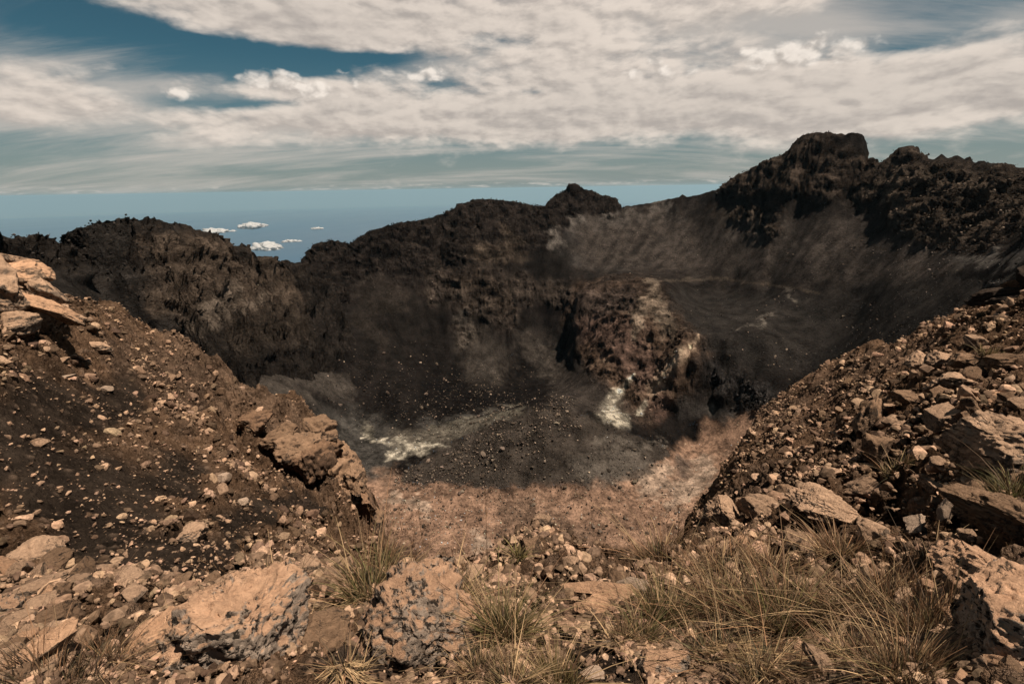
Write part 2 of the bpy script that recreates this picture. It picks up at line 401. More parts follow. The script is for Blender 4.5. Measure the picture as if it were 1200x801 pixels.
rock = np.clip(np.maximum.reduce([crest, alcove, butt, cliff, ridge]), 0, 1)
X, Y, Z = L.x, L.y, L.z
lay = ridged(X * .12, Y * .12, Z + .12 * X, 6, 5, .62, 3)                      # beds of lava seen edge on
big = ridged(X, Y, Z * .8, 27, 6, .58, 9) - .55
col = ridged(X, Y, Z * .22, 9, 5, .58, 31) - .5                    # columns and gullies
rib = ridged((X * .8 + Y * .6), (Y - X) * .12, Z * .12, 13, 4, .5, 71) - .55
fin = ridged(X, Y, Z * .7, 5.5, 4, .6, 55) - .5
tower = stroke(L, [(970,170,42)], soft=.3)
bench = stroke(L, [(800,372,34),(850,380,40),(940,385,42),(1040,365,34),(1140,340,18)], soft=.25, warp=5, wsc=20) * (1 - butt) * (1 - cliff)
d = big * np.maximum.reduce([crest * 2.6, ridge * 3.2 * (1 - .6 * tower), butt * 1.5, cliff * 2.2, alcove * 2.4]) + (crest * 2.6 + alcove * 2.0 + ridge * 1.0) * (lay - .5) + (ridge * (1 - .4 * tower) + .3 * butt + .6 * cliff) * col * 2.2 + butt * rib * 2.6 + rock * fin * (1.2 - .5 * butt)
d += (1 - rock) * (1 - floor) * (1 - bench) * fbm(X, Y, Z, 40, 3, .5, 4) * 1.6
gully = ridged(np.arctan2(X + 30, Y - 330) * 60, np.hypot(X + 30, Y - 330) * .06, 0 * Z, 7, 3, .5, 2)   # runnels down the screes
d += (1 - rock) * (1 - floor) * (1 - mound) * (1 - bench) * gully * .5
pan = stroke(L, [(822,358,30),(858,358,30)], soft=.5, warp=3, wsc=20)
d += (1 - rock) * pan * -2.6 + (1 - rock) * stroke(L, [(815,402,7),(860,393,8),(905,372,8),(930,350,5)], soft=.8) * 1.6
d += floor * fbm(X, Y, 0 * Z, 22, 4, .5, 8) * .5 + mound * fbm(X, Y, Z, 9, 4, .55, 5) * .9
c = flat(L, (.0105, .0084, .0072))  # black cinder, darkened further to carry cloud shade over the bowl
fb = fbm(X, Y, Z, 60, 4, .55, 21)
g2 = ridged(np.arctan2(X + 30, Y - 330) * 150, np.hypot(X + 30, Y - 330) * .05, 0 * Z, 7, 4, .6, 6) - .6
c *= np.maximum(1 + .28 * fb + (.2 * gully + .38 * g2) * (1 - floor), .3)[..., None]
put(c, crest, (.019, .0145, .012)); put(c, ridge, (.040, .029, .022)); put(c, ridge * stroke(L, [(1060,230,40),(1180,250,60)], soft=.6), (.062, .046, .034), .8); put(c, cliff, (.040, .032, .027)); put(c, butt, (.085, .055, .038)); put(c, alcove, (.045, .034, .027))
W = dict(warp=9, wsc=14)
def P(rgb, a, *ls, soft=.55, **k):
    kk = dict(W); kk.update(k); put(c, strokes(L, ls, soft=soft, **kk), rgb, a)
P((.056,.041,.031), .7, [(540,335,16),(580,350,18)], [(550,395,12)])
P((.050,.039,.031), .4, [(440,345,22),(470,350,14)], [(420,375,10),(450,400,10)], [(520,360,8)])
P((.066,.054,.044), .75, [(545,370,8),(556,400,22),(570,425,26)], [(620,400,14),(650,430,16)])
P((.085,.070,.058), .8, [(310,425,14),(360,440,16),(400,455,14)], [(300,450,12),(360,470,10)])
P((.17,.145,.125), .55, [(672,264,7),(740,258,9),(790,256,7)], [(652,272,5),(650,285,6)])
P((.075,.068,.062), .45, [(690,290,26),(740,295,20)])
P((.070,.052,.038), .6, [(840,260,12),(870,250,14),(900,265,12)], [(560,300,12),(610,300,10),(590,275,8)])
P((.040,.033,.028), .8, [(980,290,40),(1060,310,26)])
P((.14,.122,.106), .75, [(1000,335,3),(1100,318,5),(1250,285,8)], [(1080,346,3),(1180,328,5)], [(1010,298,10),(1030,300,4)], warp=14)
up_ = stroke(L, [(700,290,30),(800,285,34),(900,290,40),(1000,300,40),(1100,320,26)], soft=.6, warp=10, wsc=25)
put(c, up_ * (1 - rock), np.array((.046, .037, .031)))
c *= np.maximum(1 + .45 * g2 * up_, .4)[..., None]
put(c, bench, (.030, .0255, .022), .9)
P((.050,.042,.036), .6, [(880,382,10),(905,366,8)], warp=4, soft=.9)
P((.075,.058,.044), .7, [(764,330,1.6),(850,326,1.5),(905,334,1.5),(960,343,1.5)], warp=2, wsc=10)
P((.17,.145,.12), .65, [(925,343,4),(932,352,3)], [(905,368,2),(892,377,3),(865,384,2)])
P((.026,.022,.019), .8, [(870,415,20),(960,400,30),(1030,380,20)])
P((.052,.038,.031), .9, [(690,360,20),(735,352,16)], [(672,390,12)])  # shade under the overhanging buttress rim, put into the rock colour
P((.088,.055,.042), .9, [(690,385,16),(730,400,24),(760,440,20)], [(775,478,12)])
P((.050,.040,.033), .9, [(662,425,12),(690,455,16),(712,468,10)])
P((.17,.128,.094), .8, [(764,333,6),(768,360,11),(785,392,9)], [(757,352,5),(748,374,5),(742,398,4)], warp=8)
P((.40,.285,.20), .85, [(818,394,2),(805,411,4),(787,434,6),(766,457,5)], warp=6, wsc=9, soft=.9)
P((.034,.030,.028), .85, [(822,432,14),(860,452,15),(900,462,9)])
P((.058,.050,.044), .8, [(800,476,8),(850,484,7),(880,482,5)])
dep = .35 + .65 * sstep(-.35, .25, fbm(X, Y, Z * .35, 5, 4, .6, 66))
def D(rgb, a, *ls, **k): put(c, strokes(L, ls, **{**dict(soft=.95, warp=4, wsc=10), **k}) * dep, rgb, a)
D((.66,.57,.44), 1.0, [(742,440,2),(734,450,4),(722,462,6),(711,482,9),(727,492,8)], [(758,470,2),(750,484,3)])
P((.085,.06,.045), .75, [(728,474,4),(742,482,6)], warp=7, wsc=6, soft=.8)
D((.42,.36,.28), .9, [(835,480,4)])
P((.060,.048,.040), .8, [(660,460,14),(700,480,8)])
# floor
P((.060,.053,.046), 1, [(380,500,24),(440,520,30),(440,560,20)], [(500,500,12),(600,486,8)])
P((.30,.182,.122), 1, [(440,600,40),(560,620,50),(680,615,50),(790,585,44),(850,530,34),(885,497,16)], soft=.4, warp=14)
P((.13,.112,.085), .8, [(500,512,8),(545,500,8),(610,484,6)], [(430,505,8)])
put(c, strokes(L, [[(460,512,8),(520,510,9),(560,500,6),(590,489,3)]], soft=.8, warp=6, wsc=12) * (1 - mound), (.165, .138, .108), .6)
D((.52,.45,.35), .95, [(426,510,2),(455,517,4),(490,523,6),(520,521,3)], [(455,534,4),(485,528,6),(505,524,5)], warp=7)
P((.42,.31,.23), .7, [(760,560,12),(800,580,14),(830,545,10)], [(470,580,9),(500,590,8)], [(560,640,10)], warp=16)
P((.10,.070,.050), .5, [(600,600,22),(700,640,16)], warp=16)
put(c, mound, (.058, .046, .037))
P((.13,.108,.088), .75, [(690,545,16),(745,548,14)], [(700,520,6),(780,520,4)], warp=12)
P((.075,.06,.05), .8, [(800,545,12)])
put(c, ridged(X, Y, Z, 8, 3, .6, 77) > 1.15, (.10, .075, .056), .0)
var = fbm(X, Y, Z, 9, 4, .6, 41)
c *= np.maximum(1 + .85 * rock * (lay - .6), .35)[..., None]
c *= (1 + (.65 * rock + .30) * var)[..., None]
c *= (1 + .5 * floor * fbm(X, Y, Z, 3.5, 3, .7, 87))[..., None]
rgh = np.clip(.12 + rock * (.9 - .35 * butt) + floor * .12 + mound * .12, 0, 1)
push(L, d)
CREST = [(340,330),(352,312),(356,305),(364,293),(374,283),(388,279.5),(404,282.5),(413,284),(423,276),(435,269),(452,263.5),(475,259),(499,255.5),(516,250.5),(532,244),(536,238),(549,236),(553,232.5),(570,232),(593,233.5),(613,237.5),(634,240),(641,240),(646,235),(651,229),(658,224),(664,220),(668,215),(673,214),(680,218),(690,222),(700,226),(712,229),(720,231),(721.5,238),(723,242),(740,241),(760,238),(780,234),(795,231),(800,228),(805,230.5),(820,228),(840,222),(848,217),(855,212),(862,207),(870,202),(885,195),(900,187),(915,181),(925,176),(930,168),(936,161),(944,156),(952,154),(965,154),(978,155),(990,157),(998,155),(1005,156),(1010,158),(1012.5,165),(1013,180),(1014,187),(1020,187),(1026,185),(1030,190),(1038,186),(1045,182),(1052,176),(1060,171),(1066,169),(1070,172),(1076,178),(1085,180),(1091,186),(1098,184),(1104,180),(1110,185),(1122,181),(1130,186),(1137,183),(1142,191),(1150,188),(1160,190),(1175,191),(1185,189),(1195,195),(1200,192),(1240,194),(1300,190)]
true_skyline(L, CREST, .045, .8, 5.0)
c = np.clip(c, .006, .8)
cu, cv = project(L.x, L.y, L.z)
kind = np.zeros(L.x.shape, np.int8); kind[(floor > .5)] = 1; kind[mound > .5] = 2; kind[(ridge > .3) & (cu > 800)] = 3
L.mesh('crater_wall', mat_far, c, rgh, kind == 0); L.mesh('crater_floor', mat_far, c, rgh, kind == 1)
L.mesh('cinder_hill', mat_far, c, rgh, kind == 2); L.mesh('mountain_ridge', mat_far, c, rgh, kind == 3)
crater_floor_m, crater_mound_m, crater_rock_m, crater_colour, crater_butt_m = floor, mound, rock, c, butt

# ------------------------------------------------------------------ dark hill on the left rim
L = hill
X, Y, Z = L.x, L.y, L.z
apron = strokes(L, [[(40,330,14),(110,350,22),(170,385,18)], [(130,255,4),(200,268,10),(230,280,6)]], soft=.4, warp=8, wsc=12)
rock = 1 - apron
d = rock * ((ridged(X, Y, Z * .8, 26, 6, .53, 2) - .55) * 3.6 + rock * 0 + (ridged(X, Y, Z, 4.5, 4, .6, 23) - .5) * 1.0 + ridged((X - Y) * .3, (X + Y) * .3, Z + X * .35, 8, 4, .55, 5) * 1.8)
c = flat(L, (.024, .0192, .016))
P((.105,.076,.056), .85, [(160,300,10),(220,310,34),(280,335,30),(330,345,18)], [(190,350,26),(240,330,30)], warp=16)
P((.20,.155,.12), .8, [(225,368,5),(265,345,9),(275,335,5)], [(230,385,4),(310,342,5)], [(215,380,6)], warp=10)
P((.060,.045,.034), .7, [(330,380,26),(270,395,20)], warp=14)
P((.026,.022,.019), .9, [(60,335,20),(120,355,22),(175,388,16)], [(120,285,24),(140,330,14)], warp=8)
bed = ridged((X - Y) * .12, (X + Y) * .12, Z + X * .3, 6, 5, .6, 5) - .55
c *= np.maximum(1 + .6 * fbm(X, Y, Z, 8, 4, .6, 41) + .85 * bed * rock, .3)[..., None]
d = d + rock * bed * 1.4
push(L, d)
true_skyline(L, [(-40,305),(0,294),(13,281),(30,277),(44,281),(57,282),(62,283),(77,279),(78,273),(91,269.5),(104,262),(118,257),(131,252.5),(152,253.5),(178,256),(209,261),(236,268.5),(256,277),(270,284),(286,289),(300,297),(323,302),(344,305.5),(354,309),(366,318),(380,333),(390,347),(398,362),(402,385),(404,410)], .05, .8, 5.0)
hill_colour, hill_rock = c, rock
L.mesh('dark_hill', mat_far, np.clip(c, .006, .8), np.clip(rock, .12, 1))

# ------------------------------------------------------------------ near ground
L = near
X, Y, Z = L.x, L.y, L.z
cinder = strokes(L, [[(-40,530,70),(60,480,46),(140,480,30)], [(60,560,60),(150,590,50),(220,560,26)], [(100,630,36),(230,655,26),(290,612,20)], [(300,600,12),(350,600,12),(395,618,10)], [(690,745,26),(700,800,40),(650,715,10)], [(380,770,20),(560,760,16)]], soft=.5, warp=26, wsc=2.5)
spur = strokes(L, [[(240,440,24),(300,500,40),(380,560,50),(430,620,30)]], soft=.5, warp=14, wsc=3)
outer = strokes(L, [[(900,560,50),(960,470,40),(1060,430,20)], [(840,600,26)]], soft=.5, warp=14, wsc=3)
crags = strokes(L, [[(1020,500,50),(1120,500,60),(1180,600,70),(960,600,50)]], soft=.5, warp=14, wsc=3)
d = (ridged(X, Y, Z * .6, 4.2, 6, .58, 3) - .5) * 1.15 * spur + (ridged(X, Y, Z, 2.4, 5, .58, 6) - .5) * .30 * (1 - cinder) * sstep(2, 8, L.r) + (ridged(X, Y, Z, 1.5, 5, .55, 14) - .5) * .26 * crags
d += fbm(X, Y, Z, .7, 4, .55, 12) * .09 + outer * fbm(X, Y, Z, 1.3, 5, .6, 8) * .22
L.z = L.z + d.astype(np.float32)
true_skyline(L, [(-60,325),(20,340),(54,344),(84,349),(111,351),(131,354.5),(148,364),(162,374.5),(182,385),(202,388),(219,396),(233,405),(246,413),(255,415),(265,426),(279,446),(300,455),(322,461),(341,457),(354,463),(362,478),(375,492),(397,514),(408,537),(420,560),(438,579),(446,597),(450,618),(455,634),(460,650),(468,660),(480,660),(500,657),(530,654),(560,649),(585,640),(602,624),(622,613),(640,611),(660,622),(690,634),(720,640),(760,646),(785,646),(798,640),(803,612),(820,582),(850,552),(867,530),(880,507),(887,484),(911,465),(935,448),(952,434),(975,422),(999,411),(1016,404),(1049,399),(1070,387),(1090,377),(1117,364),(1134,357),(1165,352),(1200,346),(1260,320)], .10, .28, 1.2, 5)
c = flat(L, (.170, .102, .062))
W = dict(warp=20, wsc=1.6)
P((.200,.128,.085), .8, [(200,400,20),(300,480,30),(400,560,40)])
P((.115,.076,.053), .7, [(150,420,30),(230,470,30)], [(900,580,40),(850,600,20)], [(1000,520,30)])
P((.150,.095,.064), .8, [(950,450,14),(900,490,20),(1100,400,14)])
put(c, cinder, np.array((.040, .0285, .0210)))
P((.055,.040,.030), .5, [(640,740,60),(720,780,60)])
c *= (1 + .35 * fbm(X, Y, Z, .9, 4, .6, 41))[..., None]
rgh = np.clip(1 - .5 * cinder, 0.1, 1)
L.mesh('rocky_ground', mat_near, np.clip(c, .006, .8), rgh)
near_cinder, near_spur = cinder, spur
near.u, near.v = project(near.x, near.y, near.z)

# ------------------------------------------------------------------ rocks
import bmesh
_ico = {}
def ico(n):
    if n not in _ico:
        bm = bmesh.new(); bmesh.ops.create_icosphere(bm, subdivisions=n, radius=1)
        _ico[n] = (np.array([v.co[:] for v in bm.verts], np.float32), np.array([[v.index for v in f.verts] for f in bm.faces], np.int32)); bm.free()
    return _ico[n]

def rock_shape(seed, sub, facets=9, rough=.10, strata=0.0, chip=.5):
    """broken rock: a lump cut by fracture planes, then weathered; fits in the cube -1..1"""
    g = np.random.default_rng(seed)
    p, f = ico(sub); p = p.copy()
    p *= 1 + .25 * fbm(p[:, 0], p[:, 1], p[:, 2], .9, 2, .5, seed * 1.7)[:, None]
    for k in range(facets):
        n = g.normal(size=3); n /= np.linalg.norm(n); d = g.uniform(.42, .85)
        q = p @ n - d
        p -= np.maximum(q, 0)[:, None] * n * .97
    if rough:
        n = p / (np.linalg.norm(p, axis=1, keepdims=True) + 1e-6)
        o = rough * fbm(p[:, 0], p[:, 1], p[:, 2], .55, 5, .55, seed * 3.1) + rough * .5 * (ridged(p[:, 0], p[:, 1], p[:, 2], .3, 4, .55, seed) - .5)
        if sub >= 5: o = o + rough * .30 * (ridged(p[:, 0], p[:, 1], p[:, 2], .11, 3, .6, seed + 3) - .5)
        if strata: o = o + strata * ridged(p[:, 0] * .25 + p[:, 2] * .3, p[:, 1] * .25, p[:, 2], .28, 3, .5, seed + 5)
        pit = fbm(p[:, 0], p[:, 1], p[:, 2], .16, 3, .6, seed + 9)
        o = o - rough * chip * np.maximum(pit - .12, 0)
        p = p + n * o[:, None]
    p -= (p.max(0) + p.min(0)) / 2
    p /= (p.max(0) - p.min(0)) / 2
    return p, f

def rock_mat(name, tan, grey, dark, lichen, pits, scale=1.0):
    m, t = new_mat(name)
    oc = t.n('ShaderNodeTexCoord').outputs['Object']
    rnd = t.n('ShaderNodeObjectInfo').outputs['Random']
    off = t.n('ShaderNodeVectorMath', dict(operation='ADD'), i0=oc, i1=t.n('ShaderNodeCombineXYZ', None, i0=t.m('MULTIPLY', rnd, 37.0), i1=t.m('MULTIPLY', rnd, 91.0)).outputs[0]).outputs[0]
    a = t.noise(off, 1.1 * scale, 6.0, .62, .4); b = t.noise(off, 4.5 * scale, 7.0, .68, .6); e = t.noise(off, 21 * scale, 6.0, .75)
    vo = t.n('ShaderNodeTexVoronoi', dict(feature='DISTANCE_TO_EDGE'), Vector=t.n('ShaderNodeVectorMath', dict(operation='MULTIPLY_ADD'), i0=t.n('ShaderNodeTexNoise', None, Vector=off, Scale=3 * scale, Detail=4.0).outputs['Color'], i1=(.9, .9, .9), i2=off).outputs[0], Scale=1.3 * scale)
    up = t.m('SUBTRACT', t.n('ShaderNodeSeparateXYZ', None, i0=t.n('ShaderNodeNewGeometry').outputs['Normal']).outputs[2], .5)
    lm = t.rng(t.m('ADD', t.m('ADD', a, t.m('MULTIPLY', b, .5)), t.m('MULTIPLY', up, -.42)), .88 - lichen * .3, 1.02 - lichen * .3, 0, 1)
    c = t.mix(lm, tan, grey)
    c = t.n('ShaderNodeVectorMath', dict(operation='SCALE'), i0=c, Scale=t.m('ADD', t.rng(b, .25, .75, .52, 1.02), t.m('MULTIPLY', t.m('SUBTRACT', e, .5), .5))).outputs[0]
    c = t.n('ShaderNodeVectorMath', dict(operation='SCALE'), i0=c, Scale=t.rng(rnd, 0, 1, .78, 1.15, False)).outputs[0]
    g_ = t.noise(off, 2.2 * scale, 3.0, .6)
    dk = t.m('MULTIPLY', t.rng(t.m('ADD', t.m('ADD', b, t.m('MULTIPLY', e, .55)), t.m('MULTIPLY', g_, .8)), 1.28, 1.42, 0, 1), pits)
    dk = t.m('MAXIMUM', dk, t.m('MULTIPLY', t.rng(vo.outputs['Distance'], 0.0, .03, .7, 0), t.rng(a, .54, .62, 0, 1)))
    e2 = t.noise(off, 8.5 * scale, 4.0, .62)
    dk2 = t.m('MULTIPLY', t.m('MULTIPLY', t.rng(t.m('ADD', e2, t.m('MULTIPLY', t.m('ADD', b, g_), .35)), .87, .96, 0, 1), t.rng(lm, 0, .6, .25, 1)), pits)
    dk = t.m('MAXIMUM', dk, dk2)
    c = t.mix(dk, c, dark)
    h = t.m('ADD', t.m('ADD', t.m('MULTIPLY', b, .5), t.m('MULTIPLY', e, .42)), t.m('MULTIPLY', t.rng(vo.outputs['Distance'], 0, .05, -.25, 0), t.rng(a, .5, .6, 0, 1)))
    bump = t.n('ShaderNodeBump', None, Strength=.7, Distance=.16, Height=t.m('SUBTRACT', h, t.m('MULTIPLY', dk, .25)))
    p = t.n('ShaderNodeBsdfPrincipled', None, Base_Color=c, Roughness=.9, Normal=bump.outputs[0]); p.inputs['Specular IOR Level'].default_value = .06
    t.n('ShaderNodeOutputMaterial', None, Surface=p.outputs[0])
    return m
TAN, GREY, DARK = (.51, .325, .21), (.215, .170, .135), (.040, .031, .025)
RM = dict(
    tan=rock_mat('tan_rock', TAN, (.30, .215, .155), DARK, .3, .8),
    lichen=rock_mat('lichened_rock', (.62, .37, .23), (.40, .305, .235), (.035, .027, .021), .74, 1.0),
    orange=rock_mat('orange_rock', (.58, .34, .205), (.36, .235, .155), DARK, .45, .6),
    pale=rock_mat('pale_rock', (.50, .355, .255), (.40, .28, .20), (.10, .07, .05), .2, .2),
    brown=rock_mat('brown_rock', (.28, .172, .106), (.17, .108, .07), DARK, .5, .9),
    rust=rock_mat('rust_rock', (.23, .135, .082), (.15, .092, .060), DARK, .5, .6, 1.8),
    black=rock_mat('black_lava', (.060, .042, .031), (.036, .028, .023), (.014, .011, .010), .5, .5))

def add_mesh(name, p, f, mat, parent=None):
    me = bpy.data.meshes.new(name); grid_mesh(me, p, f)
    me.materials.append(mat); o = bpy.data.objects.new(name, me); COL.objects.link(o)
    if parent: o.parent = parent
    return o

def spot(u, v):
    q = near.hit(u, v)
    if q is None: return None
    q = np.array(q); return q, float(q @ fwd) / F
nrm_near = near.normals()

def boulder(label, u, v, wpx, hpx, mat, seed, yaw=0, tilt=(0, 0), facets=9, rough=.09, strata=0., depth=.9, tall=.8, sub=5, sink=.22, cat='boulder', name='boulder', lift=0):
    hit = spot(u, v)
    if hit is None: print('MISS', label); return
    q, k = hit
    p, f = rock_shape(seed, sub, facets, rough, strata)
    S = np.array([wpx * k / 2, hpx * k / 2 * depth, hpx * k / 2 * tall])
    big = max(S); p = p * S / big
    o = add_mesh(name, p, f, RM[mat])
    o.scale = (big,) * 3
    a = math.atan2(q[0], q[1])
    o.rotation_euler = (R(tilt[0]), R(tilt[1]), -a + R(yaw))
    o.location = q + np.array([0, 0, S[2] * (1 - 2 * sink) * .5 + lift])
    o['label'] = label; o['category'] = cat
    return o

B = boulder
# along the bottom edge
B('large grey pitted boulder with an orange weathered top, left of the other two foreground boulders', 288, 752, 172, 122, 'lichen', 3, 10, (0, -4), 6, .13, 0, .9, 1.05, 6, .10)
B('large grey and black blotched boulder with tan crest, grass tuft to its right', 490, 758, 138, 122, 'lichen', 14, 5, (0, 3), 6, .13, 0, .9, 1.1, 6, .10)
B('long orange-brown slab leaning behind the large pitted boulder on the left', 172, 768, 105, 66, 'orange', 21, -25, (15, -28), 8, .09, .03, .9, .8, 6)
B('orange flat slab in the bottom left corner', 38, 772, 100, 52, 'orange', 27, 12, (0, -10), 8, .08, .03, 1, .6)
B('low grey-brown rounded rock between the two large pitted boulders', 376, 748, 74, 60, 'brown', 33, 0, (0, 0), 7, .07, 0, .9, .8)
B('small boulder with a tan rim standing by the dark path at the bottom edge', 774, 784, 62, 50, 'lichen', 39, 20, (0, 0), 9, .07, 0, .9, .9)
B('pale grooved slab lying in straw at the bottom edge', 968, 788, 66, 34, 'tan', 45, -20, (0, 18), 9, .08, .05, .8, .7)
B('huge dark-streaked boulder cut by the bottom right corner', 1178, 752, 130, 150, 'lichen', 51, -20, (0, -18), 8, .11, 0, 1, .95, 6)
B('broad pitted boulder with a grey flank behind the corner boulder', 1160, 684, 120, 78, 'lichen', 57, 8, (0, 5), 9, .10, 0, 1, .8, 6)
B('rough brown boulder with layered face at the right edge', 1172, 614, 120, 66, 'brown', 63, 0, (0, 0), 8, .11, .05, 1, .9, 6)
B('largest brown boulder on the right edge with a flat tan top', 1176, 534, 130, 104, 'tan', 69, 10, (0, -6), 8, .10, .04, 1, .8, 6)
# right slope
B('pale narrow stone standing under a ledge beside the layered brown boulder', 1108, 602, 17, 34, 'pale', 75, 0, (0, 0), 9, .05, 0, .8, 1.2, 4)
B('pale angular stone leaning under the ledge, second from the standing one', 1078, 622, 30, 32, 'pale', 76, 30, (0, 30), 10, .05, 0, .8, .8, 4)
B('brown capstone resting above the pale standing stone', 1098, 574, 40, 22, 'tan', 77, 0, (0, 0), 9, .08, .04, 1, .8)
B('cone-shaped tan rock among dry grass on the right', 1022, 632, 40, 34, 'tan', 78, 0, (0, 0), 8, .07, 0, .9, 1.1)
B('long tan rock with a sunlit ridge pointing up the right slope', 1006, 578, 62, 38, 'tan', 79, -35, (0, -28), 8, .08, .03, .8, .9)
B('broad brown rock below the long sunlit one', 962, 598, 80, 48, 'tan', 80, 0, (0, 0), 9, .09, .03, 1, .8, 6)
B('jutting tan block with a shadowed left face above the crater', 846, 612, 46, 48, 'tan', 81, 10, (0, 0), 9, .09, 0, 1, 1.1, 6)
B('lumpy tan rock to the right of the jutting block', 888, 600, 52, 34, 'tan', 82, 0, (0, 0), 9, .09, 0, 1, .9)
B('pale leaning slab in the grass below the jutting block', 930, 642, 36, 40, 'tan', 83, 20, (0, 25), 9, .07, 0, .7, .9)
B('left one of two round sunlit boulders high on the right slope', 1074, 430, 24, 25, 'tan', 84, 0, (0, 0), 8, .08, 0, 1, 1.1)
B('right one of two round sunlit boulders high on the right slope', 1100, 430, 30, 24, 'tan', 85, 0, (0, 0), 8, .08, 0, 1, 1)
B('broad sloping block below the two round boulders', 1118, 456, 62, 34, 'tan', 86, 0, (0, -12), 9, .09, .04, 1, .8)
B('tall brown rock split by a vertical crack on the right slope', 1014, 505, 30, 58, 'brown', 87, 0, (0, 0), 9, .09, 0, .8, 1.2)
B('rounded knob on top of the split brown rock', 1036, 486, 26, 24, 'tan', 88, 0, (0, 0), 8, .08, 0, 1, 1)
B('square-faced tan block in the middle of the right slope', 1104, 498, 36, 32, 'tan', 89, 15, (0, 0), 10, .07, 0, 1, 1)
B('brown block beneath the split rock', 1030, 535, 40, 42, 'brown', 90, 0, (0, 0), 9, .09, 0, 1, 1)
B('small pale rock below the square-faced block', 1100, 545, 20, 16, 'tan', 91, 0, (0, 0), 9, .07, 0, 1, 1, 4)
B('low brown rock to the left of the broad sloping block', 1060, 470, 36, 22, 'brown', 92, 0, (0, 0), 9, .08, 0, 1, .8)
B('long brown ledge rock high on the right edge', 1180, 428, 54, 28, 'brown', 93, -12, (0, -16), 9, .09, .05, 1, .8)
B('dark rock under the long ledge rock at the right edge', 1130, 428, 34, 22, 'brown', 94, 0, (0, 0), 9, .08, 0, 1, .9)
B('tan rock near the skyline of the right slope', 1142, 404, 24, 16, 'tan', 95, 0, (0, 0), 9, .08, 0, 1, .9, 4)
# ledge in the middle
B('highest tan rock on top of the rubble heap in the centre', 636, 617, 26, 22, 'tan', 101, 10, (0, 0), 10, .07, 0, 1, 1.1)
B('leaning slab in the middle of the central rubble heap', 666, 658, 32, 18, 'tan', 102, -30, (20, -20), 10, .05, 0, 1, .7, 4)
B('dark hollowed rock on the left side of the rubble heap', 622, 648, 28, 34, 'brown', 103, 0, (0, 0), 9, .10, 0, 1, 1)
B('wide flat ledge of orange rock across the path', 702, 694, 96, 22, 'orange', 104, 4, (0, 0), 9, .07, .04, 1.2, .8)
B('pale block at the right end of the orange ledge', 742, 688, 42, 24, 'pale', 105, 0, (0, 0), 10, .06, 0, 1, .8)
B('triangular orange rock below the orange ledge', 700, 716, 60, 30, 'orange', 106, 0, (0, 8), 9, .08, .03, 1, .8)
B('square tan rock behind the tall dry stalks', 556, 676, 24, 22, 'tan', 107, 0, (0, 0), 10, .06, 0, 1, 1, 4)
B('white flat stone on the dark path at the bottom', 694, 790, 30, 20, 'pale', 108, 15, (0, 0), 10, .05, 0, 1, .35, 4)
B('small white stone on the dark path', 712, 754, 14, 10, 'pale', 109, 0, (0, 0), 10, .05, 0, 1, .5, 4)
# left slope
B('square pale stone on the left slope below the spur', 264, 566, 17, 16, 'pale', 121, 15, (0, 0), 11, .04, 0, 1, 1, 4)
B('pale round stone below the square pale one', 286, 590, 12, 12, 'pale', 122, 0, (0, 0), 9, .05, 0, 1, .9, 4)
B('knobbly tan rock on the cinder path of the left slope', 226, 626, 36, 28, 'tan', 123, 25, (0, 20), 9, .09, 0, 1, .8)
B('pointed tan slab lying on black cinder', 154, 680, 26, 44, 'tan', 124, 25, (10, 25), 9, .05, .02, 1.1, .4)
B('oval pale stone alone on the black cinder', 126, 459, 13, 10, 'pale', 125, 0, (0, 0), 8, .04, 0, 1, .8, 4)
B('flat white stone alone on the black cinder', 80, 443, 16, 7, 'pale', 126, 0, (0, 0), 9, .04, 0, 1, .6, 4)
B('larger of two small stones high on the black cinder', 76, 424, 12, 8, 'tan', 127, 0, (0, 0), 9, .05, 0, 1, .8, 4)
B('smaller of two small stones high on the black cinder', 86, 421, 9, 7, 'tan', 128, 0, (0, 0), 9, .05, 0, 1, .8, 4)
B('long tan rock ending the rib below the left crag', 117, 410, 28, 14, 'tan', 129, -30, (0, 22), 8, .08, .03, 1, .9)
B('big tan lump on the left edge with a cracked face', 46, 652, 52, 36, 'tan', 130, 0, (0, 10), 9, .09, 0, 1, .9)
B('brown block in the left rubble beside the cracked lump', 66, 662, 36, 30, 'brown', 131, 20, (0, 0), 10, .08, 0, 1, .9)
B('flat tan slab below the cracked lump on the left', 50, 688, 50, 22, 'tan', 132, 0, (0, 8), 9, .07, .03, 1, .7)
B('grey split rock on the far left edge', 14, 718, 30, 36, 'lichen', 133, 0, (0, 0), 9, .08, 0, 1, 1)
B('dark rock in the left foreground rubble', 70, 724, 44, 40, 'brown', 134, 0, (0, 0), 9, .10, 0, 1, .9)
B('flat-topped tan rock behind the large pitted boulder', 262, 686, 46, 26, 'tan', 135, 0, (0, 0), 9, .08, .03, 1, .8)
B('tan rock with broken edges to the right of the flat-topped one', 330, 668, 30, 26, 'tan', 136, 0, (0, 0), 10, .08, 0, 1, .9)
B('tan rubble rock beside the reddish stalks', 362, 668, 26, 26, 'tan', 137, 20, (0, 0), 10, .08, 0, 1, .9)
B('orange rock wedged above the long leaning slab', 240, 704, 40, 30, 'orange', 138, 0, (0, 0), 9, .08, 0, 1, .9)

